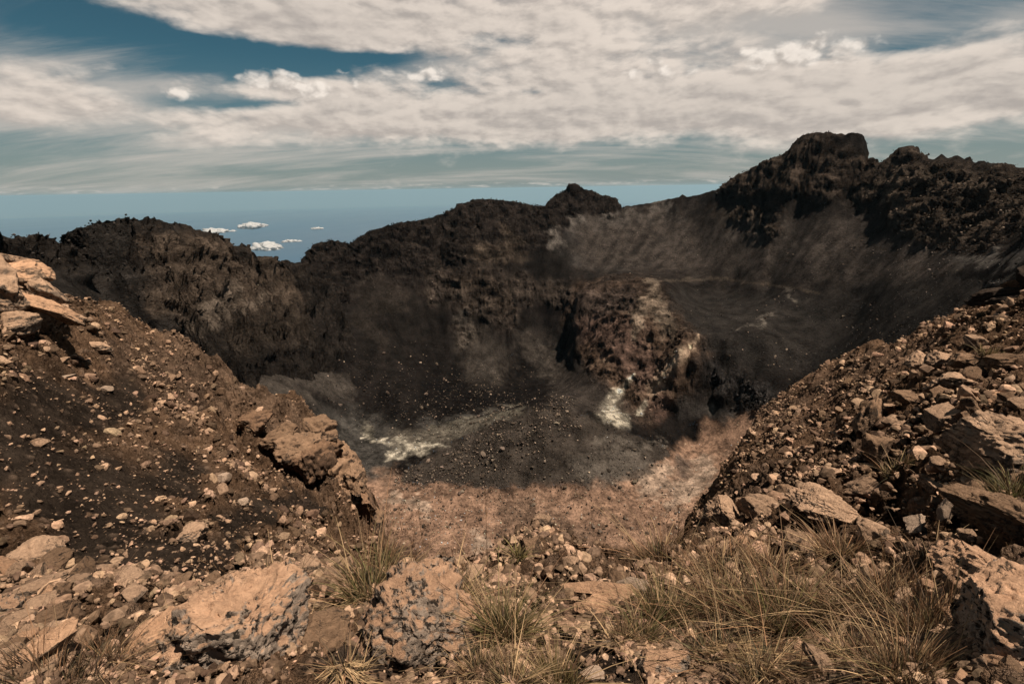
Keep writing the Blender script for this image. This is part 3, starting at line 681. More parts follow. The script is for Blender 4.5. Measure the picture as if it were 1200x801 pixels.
# the pale crag on the left skyline and the dark one on the right
def crag(name, label, slabs, mat, rough=.08):
    q0, k = spot(slabs[0][0], slabs[0][1])
    e = bpy.data.objects.new(name, None); COL.objects.link(e); e.location = q0; e['label'] = label; e['category'] = 'crag'
    for i, (u, v, wp, hp, yaw, tx, ty, sd, up_) in enumerate(slabs):
        q, k = spot(slabs[0][0], slabs[0][1]); 
        a, tt = ray(u, v); r = math.hypot(q[0], q[1]) + up_
        pos = np.array([r * math.sin(a), r * math.cos(a), tt * r]); k = float(pos @ fwd) / F
        p, f = rock_shape(sd, 5, 9, rough, .03)
        S = np.array([wp, hp * 1.1, hp]) * k / 2
        o = add_mesh('rock_slab', p * S / max(S), f, RM[mat[i % len(mat)]], e)
        o.scale = (max(S),) * 3; o.rotation_euler = (R(tx), R(ty), -a + R(yaw)); o.location = pos - q0
crag('rock_outcrop', 'pale fractured rock outcrop on the skyline at the left edge', [
    (34,372,70,60,0,0,10,201,1.0),(8,330,40,46,10,0,20,202,0),(28,322,56,34,-10,0,18,203,0),(14,306,36,20,0,0,8,204,.3),(52,340,52,26,0,0,38,205,-.3),(60,362,70,20,0,0,40,206,-.6),
    (10,352,46,40,0,0,10,207,-.5),(84,372,36,12,0,0,32,208,-.5),(36,310,26,14,20,0,20,209,.2),(20,380,46,34,0,0,0,210,-1.2),(-20,330,60,80,0,0,0,211,0)], ['tan', 'tan', 'orange'])
crag('lava_outcrop', 'black jagged lava outcrop on the skyline at the right edge', [
    (1178,346,64,20,0,0,-14,221,0),(1156,352,40,12,0,0,-16,222,0),(1196,334,40,24,0,0,-14,223,.3),(1188,352,50,16,0,0,-12,224,-.4),(1230,326,60,40,0,0,0,225,0)], ['black', 'black', 'brown'])

crag('rock_outcrop', 'brown craggy outcrop overhanging a dark hollow on the left spur', [
    (392,556,64,64,0,0,10,231,.4),(378,524,44,40,30,0,0,241,.2),(404,540,40,40,0,20,0,242,.5),(352,528,64,46,20,10,0,232,-1.0),(418,588,50,56,0,0,20,233,.3),(438,612,30,40,0,0,20,234,.2),(326,512,50,34,0,0,0,235,-.3),(372,540,50,52,-20,0,0,236,-1.5),(396,584,40,44,0,0,0,237,-1.0),(374,508,44,40,0,0,0,238,.2),(300,492,40,28,0,0,0,239,.2),(415,560,30,36,0,0,0,240,-1.0)], ['brown', 'rust', 'brown'], .15)

# loose stones: every stone has its own place; the largest are objects, the rest rubble
vis = (near.z / near.r) >= np.maximum.accumulate(near.z / near.r, axis=1) - 2e-3
U, V = project(near.x, near.y, near.z)
inside = vis & (U > -220) & (U < 1420) & (V > 250) & (V < 1150) & (near.r > 1.1)
clump = sstep(-.2, .5, fbm(near.x, near.y, near.z, 2.2, 5, .65, 61))
wgt = inside * (clump ** 1.6 * (1 - .95 * near_cinder) + .10) * (1 - .5 * near_spur) * (near.r ** .35)
flatw = (wgt / wgt.sum()).ravel()
NS = 60000
pick = np.searchsorted(np.cumsum(flatw), rng.random(NS)); pick = np.minimum(pick, flatw.size - 1)
sx, sy, sz = near.x.ravel()[pick], near.y.ravel()[pick], near.z.ravel()[pick]
sr = near.r.ravel()[pick]; su, sv = U.ravel()[pick], V.ravel()[pick]; cin = near_cinder.ravel()[pick]
size = np.exp(rng.normal(math.log(.042), .80, NS)) * np.clip(.45 + sr / 16, .5, 1.5)
size = np.minimum(size, (16 + 10 * rng.random(NS) ** 3) * sr / F)
size = np.clip(size, np.maximum(.012, 1.1 * sr / F), .42) * np.where(cin > .5, .6, 1)
spx = size * F / np.maximum(sx * fwd[0] + sy * fwd[1] + sz * fwd[2], .1)
big = np.argsort(-np.where((su > 4) & (su < 1196) & (sv < 796), spx, 0))[:210]
protos = []
for i in range(10):
    p, f = rock_shape(300 + i, 4, 10, .08, .02 if i % 2 else 0)
    protos.append((p * np.array([1, .8, .62]), f))
zones = [('left', su < 455), ('ledge', (su >= 455) & (su < 790)), ('right', su >= 790)]
ztext = dict(left=('small angular stone lying on the left slope', 'small stones strewn over the left slope'),
             ledge=('small angular stone in the central rubble by the path', 'small stones of the central rubble'),
             right=('small angular stone lying on the right slope', 'small stones strewn over the right slope'))
zone_of = np.where(su < 455, 0, np.where(su < 790, 1, 2))
pm = {}
for j in big:
    zn = zones[zone_of[j]][0]; i = int(rng.integers(10)); mk = ['tan', 'tan', 'brown', 'brown', 'orange'][int(rng.integers(5))] if cin[j] < .5 else 'tan'
    if (i, mk) not in pm:
        me = bpy.data.meshes.new('stone'); grid_mesh(me, *protos[i]); me.materials.append(RM[mk]); pm[(i, mk)] = me
    o = bpy.data.objects.new('stone', pm[(i, mk)]); COL.objects.link(o)
    o.scale = (size[j] * .62,) * 3; o.rotation_euler = (rng.normal(0, .5), rng.normal(0, .5), rng.uniform(0, 6.3))
    o.location = (sx[j], sy[j], sz[j] + size[j] * .02)
    o['label'], o['group'] = ztext[zn]; o['category'] = 'stone'

def scatter(name, pos, size, colours, sub, mat, flat_=.62, K=8):
    """many stones in one mesh, each turned and sized on its own"""
    P_ = []
    for i in range(K):
        p, f = rock_shape(500 + i, sub, 12, .05 if sub > 1 else 0.0); P_.append(p * np.array([1, .62 + .05 * i, flat_ * (.7 + .07 * i)]))
    P_ = np.stack(P_); n = len(pos); nv = P_.shape[1]
    which = rng.integers(0, K, n)
    e = rng.normal(0, .55, (n, 2)); yaw = rng.uniform(0, 6.283, n)
    cz, sz_ = np.cos(yaw), np.sin(yaw); cx, sx_ = np.cos(e[:, 0]), np.sin(e[:, 0]); cy, sy_ = np.cos(e[:, 1]), np.sin(e[:, 1])
    O = np.zeros(n); I = np.ones(n)
    Rz = np.stack([np.stack([cz, -sz_, O], 1), np.stack([sz_, cz, O], 1), np.stack([O, O, I], 1)], 1)
    Rx = np.stack([np.stack([I, O, O], 1), np.stack([O, cx, -sx_], 1), np.stack([O, sx_, cx], 1)], 1)
    Ry = np.stack([np.stack([cy, O, sy_], 1), np.stack([O, I, O], 1), np.stack([-sy_, O, cy], 1)], 1)
    Rm = Rz @ Rx @ Ry
    co = np.einsum('nij,nvj->nvi', Rm, P_[which]) * (size * .55)[:, None, None] + pos[:, None, :]
    fc = (f[None] + (np.arange(n) * nv)[:, None, None]).reshape(-1, 3)
    me = bpy.data.meshes.new(name); grid_mesh(me, co.reshape(-1, 3), fc)
    me.polygons.foreach_set('use_smooth', np.zeros(len(fc), bool))
    c = me.attributes.new('albedo', 'FLOAT_COLOR', 'POINT'); cc = np.ones((n, nv, 4), np.float32); cc[..., :3] = colours[:, None, :]
    c.data.foreach_set('color', cc.ravel())
    me.materials.append(mat); o = bpy.data.objects.new(name, me); COL.objects.link(o); o['kind'] = 'stuff'
    return o
m, t = new_mat('loose_stone')
pos_ = t.n('ShaderNodeNewGeometry').outputs['Position']
nz = t.noise(pos_, 22.0, 4.0, .65)
cc_ = t.n('ShaderNodeVectorMath', dict(operation='SCALE'), i0=t.n('ShaderNodeAttribute', dict(attribute_name='albedo')).outputs['Color'], Scale=t.rng(nz, .3, .7, .45, 1.0)).outputs[0]
pp = t.n('ShaderNodeBsdfPrincipled', None, Base_Color=cc_, Roughness=.93, Normal=t.n('ShaderNodeBump', None, Strength=.5, Distance=.02, Height=nz).outputs[0]); pp.inputs['Specular IOR Level'].default_value = .04
t.n('ShaderNodeOutputMaterial', None, Surface=pp.outputs[0]); mat_stone = m

def stone_colours(n, base, spread=.45):
    k = np.exp(rng.normal(0, spread, n))[:, None]; w_ = rng.normal(0, .02, (n, 3))
    k = np.minimum(k, .50 / max(base)); return np.clip(np.array(base) * k * (1 + w_), .012, .62).astype(np.float32)
rest = np.setdiff1d(np.arange(NS), big)
pos = np.stack([sx, sy, sz - size * .08], 1)
for zi, zn in enumerate(('left_rubble', 'ledge_rubble', 'right_rubble')):
    for lo, hi, sub in ((6.5, 1e9, 2), (0, 6.5, 1)):
        k_ = rest[(zone_of[rest] == zi) & (spx[rest] >= lo) & (spx[rest] < hi)]
        if len(k_): scatter({'left_rubble': 'slope_rubble', 'ledge_rubble': 'ledge_rubble', 'right_rubble': 'hillside_rubble'}[zn] if sub == 2 else {'left_rubble': 'slope_gravel', 'ledge_rubble': 'ledge_gravel', 'right_rubble': 'hillside_gravel'}[zn], pos[k_], size[k_], stone_colours(len(k_), (.215, .136, .088), .65), sub, mat_stone)

# stones far below on the scree and the cinder hill
L = crater
vis = (L.z / L.r) >= np.maximum.accumulate(L.z / L.r, axis=1) - 1e-3
cu, cv = project(L.x, L.y, L.z)
def field(ls, **k):
    return strokes(L, ls, **k)
if hasattr(L, 'u'): del L.u, L.v
L.wn = {}
dens = 2.6 * field([[(470,562,8),(540,548,22),(600,520,24),(660,490,20)]], warp=10, wsc=14) + .35 * field([[(640,560,16),(760,540,30)]], warp=10, wsc=14)
dens += .5 * field([[(505,480,14),(470,490,10)], [(540,445,10),(500,470,12)], [(420,425,16),(450,440,22)], [(400,440,14),(390,460,10)], [(560,470,16),(620,470,12)]], warp=16, wsc=12)
dens += .5 * field([[(440,455,50),(560,470,40)], [(610,440,10),(640,420,10)]], warp=20, wsc=20)
dens += .35 * field([[(600,600,60),(760,590,40)], [(500,600,40)]], warp=20, wsc=20)
dens += .35 * field([[(900,290,30),(1000,300,30),(1100,320,16)], [(790,300,14),(830,290,14)]], warp=20, wsc=20) + .9 * field([[(808,285,14),(785,305,10)]], warp=8, wsc=14)
dens += .4 * field([[(920,350,14),(900,368,10)], [(1000,378,24),(1060,372,20)], [(870,415,20),(930,420,24)], [(745,340,14)]], warp=14, wsc=14)
dens = dens * (vis & (cu > 250) & (cu < 1220))
fw = (dens / dens.sum()).ravel(); n = 5200
pk = np.minimum(np.searchsorted(np.cumsum(fw), rng.random(n)), fw.size - 1)
p3 = np.stack([L.x.ravel()[pk], L.y.ravel()[pk], L.z.ravel()[pk] + .2], 1) + rng.normal(0, .5, (n, 3)) * [1, 1, 0]
ss = np.clip(np.exp(rng.normal(math.log(.46), .65, n)), .25, 3.4)
dens2 = (vis & (cu > 240) & (cu < 1230)) * (1 - crater_rock_m) * (.25 + sstep(-.1, .5, fbm(L.x, L.y, L.z, 26, 4, .6, 71))) * (1 - .5 * crater_floor_m)
fw = (dens2 / dens2.sum()).ravel(); n2_ = 42000
pk2 = np.minimum(np.searchsorted(np.cumsum(fw), rng.random(n2_)), fw.size - 1)
q3 = np.stack([L.x.ravel()[pk2], L.y.ravel()[pk2], L.z.ravel()[pk2] + .05], 1) + rng.normal(0, .5, (n2_, 3)) * [1, 1, 0]
cg_ = crater_colour.reshape(-1, 3)[pk2] * np.exp(rng.normal(.1, .8, n2_))[:, None]
def blocks(name, L, msk, colour, n, med, smin, smax, seed):
    """broken blocks lodged in the cliffs, coloured like the rock they came from"""
    v_ = (L.z / L.r) >= np.maximum.accumulate(L.z / L.r, axis=1) - 4e-3
    a_, b_ = project(L.x, L.y, L.z)
    w_ = msk * v_ * (a_ > -150) * (a_ < 1350) * (.15 + sstep(-.2, .4, fbm(L.x, L.y, L.z, 12, 4, .6, seed)))
    f_ = np.cumsum((w_ / w_.sum()).ravel()); k_ = np.minimum(np.searchsorted(f_, rng.random(n)), f_.size - 1)
    p_ = np.stack([L.x.ravel()[k_], L.y.ravel()[k_], L.z.ravel()[k_]], 1)
    z_ = np.clip(np.exp(rng.normal(math.log(med), .55, n)), smin, smax)
    p_[:, 2] -= z_ * .15
    cc = np.clip(colour.reshape(-1, 3)[k_] * np.exp(rng.normal(.0, .45, n))[:, None], .006, .3).astype(np.float32)
    scatter(name, p_, z_, cc, 1, mat_stone, .9)
blocks('cliff_rubble', crater, crater_rock_m * (1 - .75 * crater_butt_m), crater_colour, 8000, .55, .3, 1.7, 3)
blocks('hill_rubble', hill, hill_rock, hill_colour, 4500, .42, .25, 1.3, 5)
scatter('scree_gravel', q3, np.clip(np.exp(rng.normal(math.log(.36), .4, n2_)), .2, 1.6), np.clip(cg_, .006, .5).astype(np.float32), 1, mat_stone, .75)
scatter('scattered_stones', p3, ss, stone_colours(n, (.105, .078, .058), .7), 1, mat_stone, .75)

# ------------------------------------------------------------------ dry grass
m, t = new_mat('dry_grass')
gc = t.n('ShaderNodeAttribute', dict(attribute_name='albedo')).outputs['Color']
gd = t.n('ShaderNodeBsdfPrincipled', None, Base_Color=gc, Roughness=.7); gd.inputs['Specular IOR Level'].default_value = .25
gt = t.n('ShaderNodeBsdfTranslucent', None, Color=gc)
t.n('ShaderNodeOutputMaterial', None, Surface=t.n('ShaderNodeMixShader', None, i0=.28, i1=gd.outputs[0], i2=gt.outputs[0]).outputs[0])
mat_grass = m
STRAW, OLIVE, GREEN, RUST, UMBER = (.50, .33, .175), (.25, .185, .082), (.15, .135, .048), (.29, .155, .080), (.175, .105, .056)

def blades(base, n, spread, h, lean, droop, width, cols, wts, lie=(0, 0), seg=5, hvar=.35):
    """n curved tapering blades as arrays (vertices, quads, colours)"""
    a = rng.uniform(0, 6.283, n); rr = spread * np.sqrt(rng.random(n))
    bx, by = base[0] + rr * np.cos(a), base[1] + rr * np.sin(a)
    bz = near.height(bx, by) - .01
    hh = h * np.exp(rng.normal(0, hvar, n)); hh = np.minimum(hh, h * 1.5)
    wild = np.where(rng.random(n) < .22, 2.2, 1.0); lean = lean * wild; droop = droop * wild
    dirx = np.cos(a) * lean * rng.uniform(.1, 1.3, n) + rng.normal(0, .22, n) + lie[0]
    diry = np.sin(a) * lean * rng.uniform(.2, 1.3, n) + rng.normal(0, .16, n) + lie[1]
    tt = np.linspace(0, 1, seg)
    bend = droop * rng.uniform(.3, 1.4, n)
    cx = bx[:, None] + hh[:, None] * (dirx[:, None] * tt + dirx[:, None] * bend[:, None] * tt ** 2.2)
    cy = by[:, None] + hh[:, None] * (diry[:, None] * tt + diry[:, None] * bend[:, None] * tt ** 2.2)
    flatn = np.clip(np.hypot(*lie), 0, .9)
    cz = bz[:, None] + hh[:, None] * (tt * (1 - .75 * flatn) - bend[:, None] * np.hypot(dirx, diry)[:, None] * .55 * tt ** 2.5)
    if flatn > .3: cz = np.maximum(cz, near.height(cx, cy) + .012 + rng.random((n, 1)) * .05)
    w_ = width * rng.uniform(.6, 1.3, n)[:, None] * (1 - tt * .85)
    ya = rng.uniform(0, 6.283, n)[:, None]
    co = np.stack([np.stack([cx + s_ * w_ * np.cos(ya), cy + s_ * w_ * np.sin(ya), cz], -1) for s_ in (-.5, .5)], 2)   # n, seg, 2, 3
    q = np.array([(2 * k, 2 * k + 1, 2 * k + 3, 2 * k + 2) for k in range(seg - 1)])
    f = (q[None] + (np.arange(n) * seg * 2)[:, None, None]).reshape(-1, 4)
    which = rng.choice(len(cols), n, p=np.array(wts) / sum(wts))
    cc = np.array(cols)[which] * .62 * np.exp(rng.normal(0, .32, n))[:, None]
    cc = np.repeat(cc[:, None], seg * 2, 1)
    return co.reshape(-1, 3), f, cc.reshape(-1, 3)

def plant_mesh(name, parts, parent=None):
    off, C, Fc, K = 0, [], [], []
    for co, f, cc in parts:
        C.append(co); Fc.append(f + off); K.append(cc); off += len(co)
    o = add_mesh(name, np.concatenate(C), np.concatenate(Fc), mat_grass, parent)
    c = o.data.attributes.new('albedo', 'FLOAT_COLOR', 'POINT'); a = np.ones((off, 4), np.float32); a[:, :3] = np.concatenate(K)
    c.data.foreach_set('color', a.ravel())
    return o

def tuft(label, u, v, wpx, hpx, n, cols, wts, lean=.45, droop=.6, lie=(0, 0), width=.0042, straw=0, cat='grass tuft', group=None, name='grass_tuft'):
    hit = spot(u, v)
    if hit is None: print('MISS', label); return
    q, k = hit
    root = bpy.data.objects.new(name, None); COL.objects.link(root); root.location = q
    root['label'] = label; root['category'] = cat
    if group: root['group'] = group
    n = int(n * .85); h = hpx * k * .62; sp = wpx * k * .36; wd = max(width, k * 1.5)
    o = plant_mesh('blades', [blades(q, n, sp, h, lean, droop, wd, cols, wts, lie)], root); o.matrix_parent_inverse = Matrix.Translation(-Vector(q))
    o = plant_mesh('dense_base', [blades(q, int(n * .7), sp * .8, h * .5, .55, .8, wd * 1.1, [(.10, .085, .04), (.085, .06, .035), (.14, .105, .05)], [2, 2, 2])], root); o.matrix_parent_inverse = Matrix.Translation(-Vector(q))
    straw = max(straw, int(n * .28))
    if straw:
        o = plant_mesh('fallen_straw', [blades(q, straw, sp * 1.3, h * 1.25, .9, .3, wd * .9, [STRAW, UMBER, RUST], [3, 2, 3], (0, 0), 5)], root); o.matrix_parent_inverse = Matrix.Translation(-Vector(q))
    return root

def stalks(label, u, v, wpx, hpx, n, lie=(0, 0), group=None, head=True):
    """tall dry stems with feathery seed heads"""
    q, k = spot(u, v)
    root = bpy.data.objects.new('seed_stalks', None); COL.objects.link(root); root.location = q
    root['label'] = label; root['category'] = 'dry stalks'
    if group: root['group'] = group
    h = hpx * k * 1.1; sp = wpx * k * .4; wd = max(.0035, k * .85)
    fix = Matrix.Translation(-Vector(q))
    for b in range(n):
        st = blades(q, 1, sp, h, .15, .15, wd, [RUST, UMBER, STRAW], [3, 3, 1], lie, 7, .2)
        o = plant_mesh('stem', [st], root); o.matrix_parent_inverse = fix
        pts = st[0].reshape(7, 2, 3).mean(1); C, Fq, Kc = [], [], []
        for jj in range(18):
            f_ = 4.0 + 1.99 * jj / 17; i0 = int(f_); p = pts[i0] * (1 - f_ + i0) + pts[i0 + 1] * (f_ - i0)
            d = rng.normal(0, 1, 3); d[2] = abs(d[2]) + 1.6; d /= np.linalg.norm(d); l = h * rng.uniform(.03, .075)
            e = np.cross(d, rng.normal(size=3)); e /= np.linalg.norm(e); e *= max(.004, k * .8)
            C.append([p - e * .4, p + e * .4, p + d * l + e * .3, p + d * l - e * .3]); Fq.append([4 * jj, 4 * jj + 1, 4 * jj + 2, 4 * jj + 3])
            Kc.append([np.array([RUST, UMBER, (.27, .15, .075)][rng.integers(3)]) * .66 * rng.uniform(.7, 1.3)] * 4)
        o2 = plant_mesh('seed_head', [(np.array(C).reshape(-1, 3), np.array(Fq), np.array(Kc).reshape(-1, 3))], o)

T = tuft
T('olive green tuft with long straw blades between the two large foreground boulders', 436, 697, 72, 62, 420, [GREEN, OLIVE, STRAW, RUST], [3, 4, 3, 1], straw=60)
T('dense green and straw tuft standing right of the blotched boulder', 592, 742, 62, 66, 520, [GREEN, OLIVE, STRAW], [3, 4, 2], .4, straw=90)
T('upright yellowish tuft at the bottom edge beside the dark path', 652, 800, 66, 52, 320, [OLIVE, STRAW, (.25, .19, .07)], [3, 3, 3], .3, .3, straw=40)
T('green left end of the wide grass clump', 780, 724, 70, 54, 480, [GREEN, OLIVE, STRAW, UMBER], [4, 4, 2, 1], .45, straw=40)
T('tall brown middle of the wide grass clump', 850, 718, 78, 60, 560, [UMBER, OLIVE, STRAW, RUST], [5, 3, 1, 4], .45)
T('dark olive bush of grass at the right of the wide clump', 922, 732, 92, 72, 800, [UMBER, OLIVE, GREEN, RUST], [6, 4, 3, 2], .45)
T('mat of bent straw lying in front of the wide grass clump', 846, 768, 110, 70, 420, [STRAW, (.42, .28, .14), RUST, UMBER], [5, 3, 1, 1], .25, .2, (.55, -.55))
T('second mat of straw lying towards the bottom edge', 905, 782, 80, 60, 260, [STRAW, RUST, UMBER], [4, 1, 1], .4, .3, (.35, -.45))
T('thin straw-coloured grass right of the dark olive bush', 990, 720, 56, 50, 200, [STRAW, UMBER, RUST, OLIVE], [2, 3, 2, 2], .5)
T('brown grass below the cone-shaped rock', 1040, 700, 66, 48, 340, [UMBER, RUST, STRAW], [3, 3, 2], .5)
T('tall rust-brown grass beside the broad pitted boulder', 1092, 742, 64, 84, 420, [RUST, UMBER, OLIVE, STRAW], [3, 3, 2, 1], .35)
T('bushy olive grass near the bottom edge left of the corner boulder', 1062, 790, 90, 66, 560, [UMBER, RUST, STRAW, OLIVE], [4, 3, 3, 1], .45)
T('short dry grass above the grooved slab', 1004, 772, 70, 44, 340, [STRAW, UMBER, OLIVE], [3, 3, 2], .5)
T('small olive tuft at the bottom edge under the straw mat', 888, 800, 52, 34, 240, [OLIVE, UMBER, STRAW], [3, 3, 2], .5)
T('olive tuft on the right margin of the dark path', 752, 748, 40, 40, 260, [GREEN, OLIVE, UMBER], [2, 4, 2], .45)
T('brown tuft low on the dark path', 730, 752, 30, 30, 150, [UMBER, STRAW], [3, 1], .5)
T('dark brown blades rising in the bottom left corner', 58, 800, 110, 66, 260, [UMBER, RUST, (.06, .04, .025)], [3, 1, 3], .4)
T('sparse rusty grass under the long leaning slab', 120, 770, 60, 46, 130, [UMBER, RUST, STRAW], [3, 3, 1], .4)
T('thin grass at the foot of the reddish stalks', 322, 694, 46, 46, 170, [OLIVE, RUST, STRAW], [3, 2, 2], .35)
T('loose straw grass growing behind the blotched boulder', 530, 706, 60, 46, 260, [OLIVE, STRAW, UMBER], [3, 3, 1], .45)
T('thin grass left of the straw grass behind the blotched boulder', 488, 692, 46, 44, 170, [OLIVE, UMBER, STRAW], [3, 2, 2], .4)
T('green tuft squeezed above the layered brown boulder', 1186, 580, 44, 34, 260, [GREEN, OLIVE, UMBER], [3, 4, 2], .5)
T('tiny dark tuft high on the right slope under the skyline', 1158, 416, 22, 16, 120, [OLIVE, UMBER, GREEN], [3, 3, 1], .6)
T('straw fringe at the right foot of the blotched boulder', 562, 786, 50, 34, 200, [STRAW, UMBER, OLIVE], [4, 2, 1], .6)
T('small yellow-green tuft on the left of the rubble heap', 608, 652, 18, 18, 120, [(.27, .22, .08), OLIVE], [2, 2], .5)
T('rusty grass in front of the long sunlit rock', 986, 650, 56, 42, 300, [RUST, UMBER, STRAW], [3, 3, 1], .55)
T('brown dry bush at the left of the jutting block', 772, 652, 56, 34, 340, [UMBER, RUST, STRAW], [4, 2, 1], .7)
T('low brown grass below the jutting block', 850, 660, 70, 30, 300, [UMBER, RUST, STRAW], [3, 2, 2], .7)
T('brown grass between the leaning slab and the long rock', 905, 668, 60, 34, 300, [UMBER, STRAW, RUST], [3, 2, 2], .6)
T('thin brown grass under the capstone', 1086, 660, 44, 34, 170, [UMBER, RUST, STRAW], [3, 2, 1], .5)
T('dry straw caught between the pitted and blotched boulders', 404, 788, 60, 40, 170, [STRAW, RUST], [4, 1], .6, .3, (.3, -.3))
T('straw grass beside the bottom edge under the blotched boulder', 600, 800, 60, 40, 260, [STRAW, OLIVE, UMBER], [3, 2, 2], .6)
T('brown tuft among the brown blocks in the middle of the right slope', 1050, 552, 26, 20, 120, [UMBER, OLIVE], [2, 2], .5)
T('brown tuft at the end of the left spur', 452, 655, 26, 24, 150, [UMBER, RUST, OLIVE], [3, 2, 1], .5)
K = stalks
K('strong reddish stalks with thick seed heads left of the square tan rock', 542, 700, 26, 66, 7)
K('group of dry stalks rising behind the blotched boulder', 506, 702, 30, 74, 7)
K('three thin stalks in front of the crater floor', 478, 682, 14, 66, 3)
K('tallest single stalk against the crater floor', 571, 682, 3, 92, 1)
K('thin stalks at the tip of the left spur', 458, 668, 14, 62, 4)
K('tall reddish stalks left of the jutting block', 800, 690, 40, 84, 9)
K('rust stalks leaning over the wide grass clump', 830, 690, 40, 66, 7)
K('reddish stalks leaning left on the left slope', 312, 694, 30, 66, 8, (-.3, 0))
K('brown stalks rising from the tall grass on the right', 1080, 752, 50, 96, 12)
K('brown stalks in front of the cone-shaped rock', 1046, 694, 40, 66, 9)
K('single dark stalk on the left slope behind the slab', 196, 716, 4, 40, 1)
K('rust stalks behind the dark olive bush', 930, 700, 60, 60, 8)
plant_mesh('dead_straw', [blades(spot(u, v)[0], n, wpx * spot(u, v)[1] * .5, 26 * spot(u, v)[1], .7, .2, max(.003, spot(u, v)[1] * .8), [STRAW, RUST, UMBER], [3, 1, 2], (.25, -.3), 4)
    for u, v, wpx, n in ((820,745,160,150),(980,740,160,130),(560,770,120,120),(450,720,90,90),(900,690,160,100),(1060,720,140,110),(300,705,120,70),(710,745,60,40),(340,730,60,60),(1130,700,60,80),(90,780,160,70))])['kind'] = 'stuff'

# ------------------------------------------------------------------ sea, far clouds, air
ER, DEPTH = 6371000.0, 2800.0
def sea_z(r): return -DEPTH - r * r / (2 * ER)
def make_sea():
    rr = np.concatenate([[0], np.geomspace(900, 205000, 160)]); na = 256
    aa = np.linspace(0, 2 * np.pi, na, endpoint=False)
    co = np.concatenate([[[0, 0, sea_z(0)]]] + [np.stack([r * np.sin(aa), r * np.cos(aa), np.full(na, sea_z(r))], 1) for r in rr[1:]])
    f = []
    for k in range(len(rr) - 2):
        b = 1 + k * na
        for j in range(na):
            j2 = (j + 1) % na
            f.append((b + j, b + na + j, b + na + j2, b + j2))
    me = bpy.data.meshes.new('sea'); grid_mesh(me, co, np.array(f)[:, ::-1])
    m, t = new_mat('sea_water')
    pos = t.n('ShaderNodeNewGeometry').outputs['Position']
    mp = t.n('ShaderNodeMapping', None, Vector=pos, Scale=(1 / 9000, 1 / 26000, 0)).outputs[0]
    n = t.noise(mp, 1.0, 5.0, .6)
    c = t.mix(t.rng(n, .35, .7, 0, 1), (.010, .042, .085), (.018, .060, .110))
    p = t.n('ShaderNodeBsdfPrincipled', None, Base_Color=c, Roughness=t.rng(n, .35, .7, .30, .42), IOR=1.33)
    t.n('ShaderNodeOutputMaterial', None, Surface=p.outputs[0])
    me.materials.append(m)
    o = bpy.data.objects.new('sea', me); COL.objects.link(o); o['kind'] = 'structure'
make_sea()

m, t = new_mat('cloud_white')
p = t.n('ShaderNodeBsdfPrincipled', None, Base_Color=(.68, .66, .64, 1), Roughness=1.0); p.inputs['Specular IOR Level'].default_value = 0
tr = t.n('ShaderNodeBsdfTranslucent', None, Color=(.6, .59, .58, 1))
t.n('ShaderNodeOutputMaterial', None, Surface=t.n('ShaderNodeMixShader', None, i0=.5, i1=p.outputs[0], i2=tr.outputs[0]).outputs[0]); mat_cloud = m
def low_cloud(label, u, v, wpx, hpx, dist, seed, n=9):
    g = np.random.default_rng(seed); a, tt = ray(u, v)
    c0 = np.array([dist * math.sin(a), dist * math.cos(a), dist * tt]); k = float(c0 @ fwd) / F
    side = np.array([math.cos(a), -math.sin(a), 0]); deep = np.array([math.sin(a), math.cos(a), 0])
    C, Fc, off = [], [], 0
    for i in range(n):
        x = g.normal(0, .26); r_ = g.uniform(.16, .34) * (1 - min(abs(x), .7) * .9)
        p, f = ico(3)
        p = p * (1 + .7 * fbm(p[:, 0], p[:, 1], p[:, 2], .7, 5, .62, seed + i * 3.3)[:, None])
        q = p * np.array([r_ * wpx, r_ * wpx, r_ * hpx * 1.5]) * k
        q[:, 2] = np.where(q[:, 2] < 0, q[:, 2] * .3, q[:, 2])
        q = q[:, :1] * side + q[:, 1:2] * deep + q[:, 2:] * np.array([0, 0, 1])
        C.append(q + side * x * wpx * k + deep * g.normal(0, .2) * wpx * k + np.array([0, 0, g.normal(0, .05) * hpx * k])); Fc.append(f + off); off += len(p)
    o = add_mesh('cloud', np.concatenate(C), np.concatenate(Fc), mat_cloud); o.location = c0
    o['label'] = label; o['category'] = 'cloud'
low_cloud('wider of two low white clouds over the sea above the dark hill', 312, 291, 36, 12, 14500, 1, 12)
low_cloud('small puffy white cloud over the sea, above the wider one', 295, 266, 26, 11, 18000, 2, 10)
low_cloud('faint flat cloud just over the crest of the dark hill', 252, 272, 34, 8, 16500, 3, 9)
low_cloud('tiny white cloud over the sea left of the crater crest', 343, 283, 18, 5, 15000, 4, 7)
low_cloud('tiny flat cloud highest over the open sea', 372, 268, 14, 4, 18000, 5, 6)

def hz():
    bpy_me = bpy.data.meshes.new('haze')
    a, b, t_ = 210000.0, sea_z(205000) - 1.0, 118.0
    co = np.array([(x, y, z) for z in (b, t_) for y in (-a, a) for x in (-a, a)])
    f = np.array([(0, 2, 3, 1), (4, 5, 7, 6), (0, 1, 5, 4), (2, 6, 7, 3), (0, 4, 6, 2), (1, 3, 7, 5)])
    grid_mesh(bpy_me, co, f); bpy_me.polygons.foreach_set('use_smooth', [False] * 6)
    m, t = new_mat('haze_air')
    v = t.n('ShaderNodeVolumePrincipled', None, Color=(.46, .70, .84, 1), Density=HAZE, Anisotropy=.2)
    t.n('ShaderNodeOutputMaterial', None, Volume=v.outputs[0])
    bpy_me.materials.append(m)
    o = bpy.data.objects.new('haze', bpy_me); COL.objects.link(o); o['kind'] = 'stuff'
HAZE = 1.3e-5
hz()

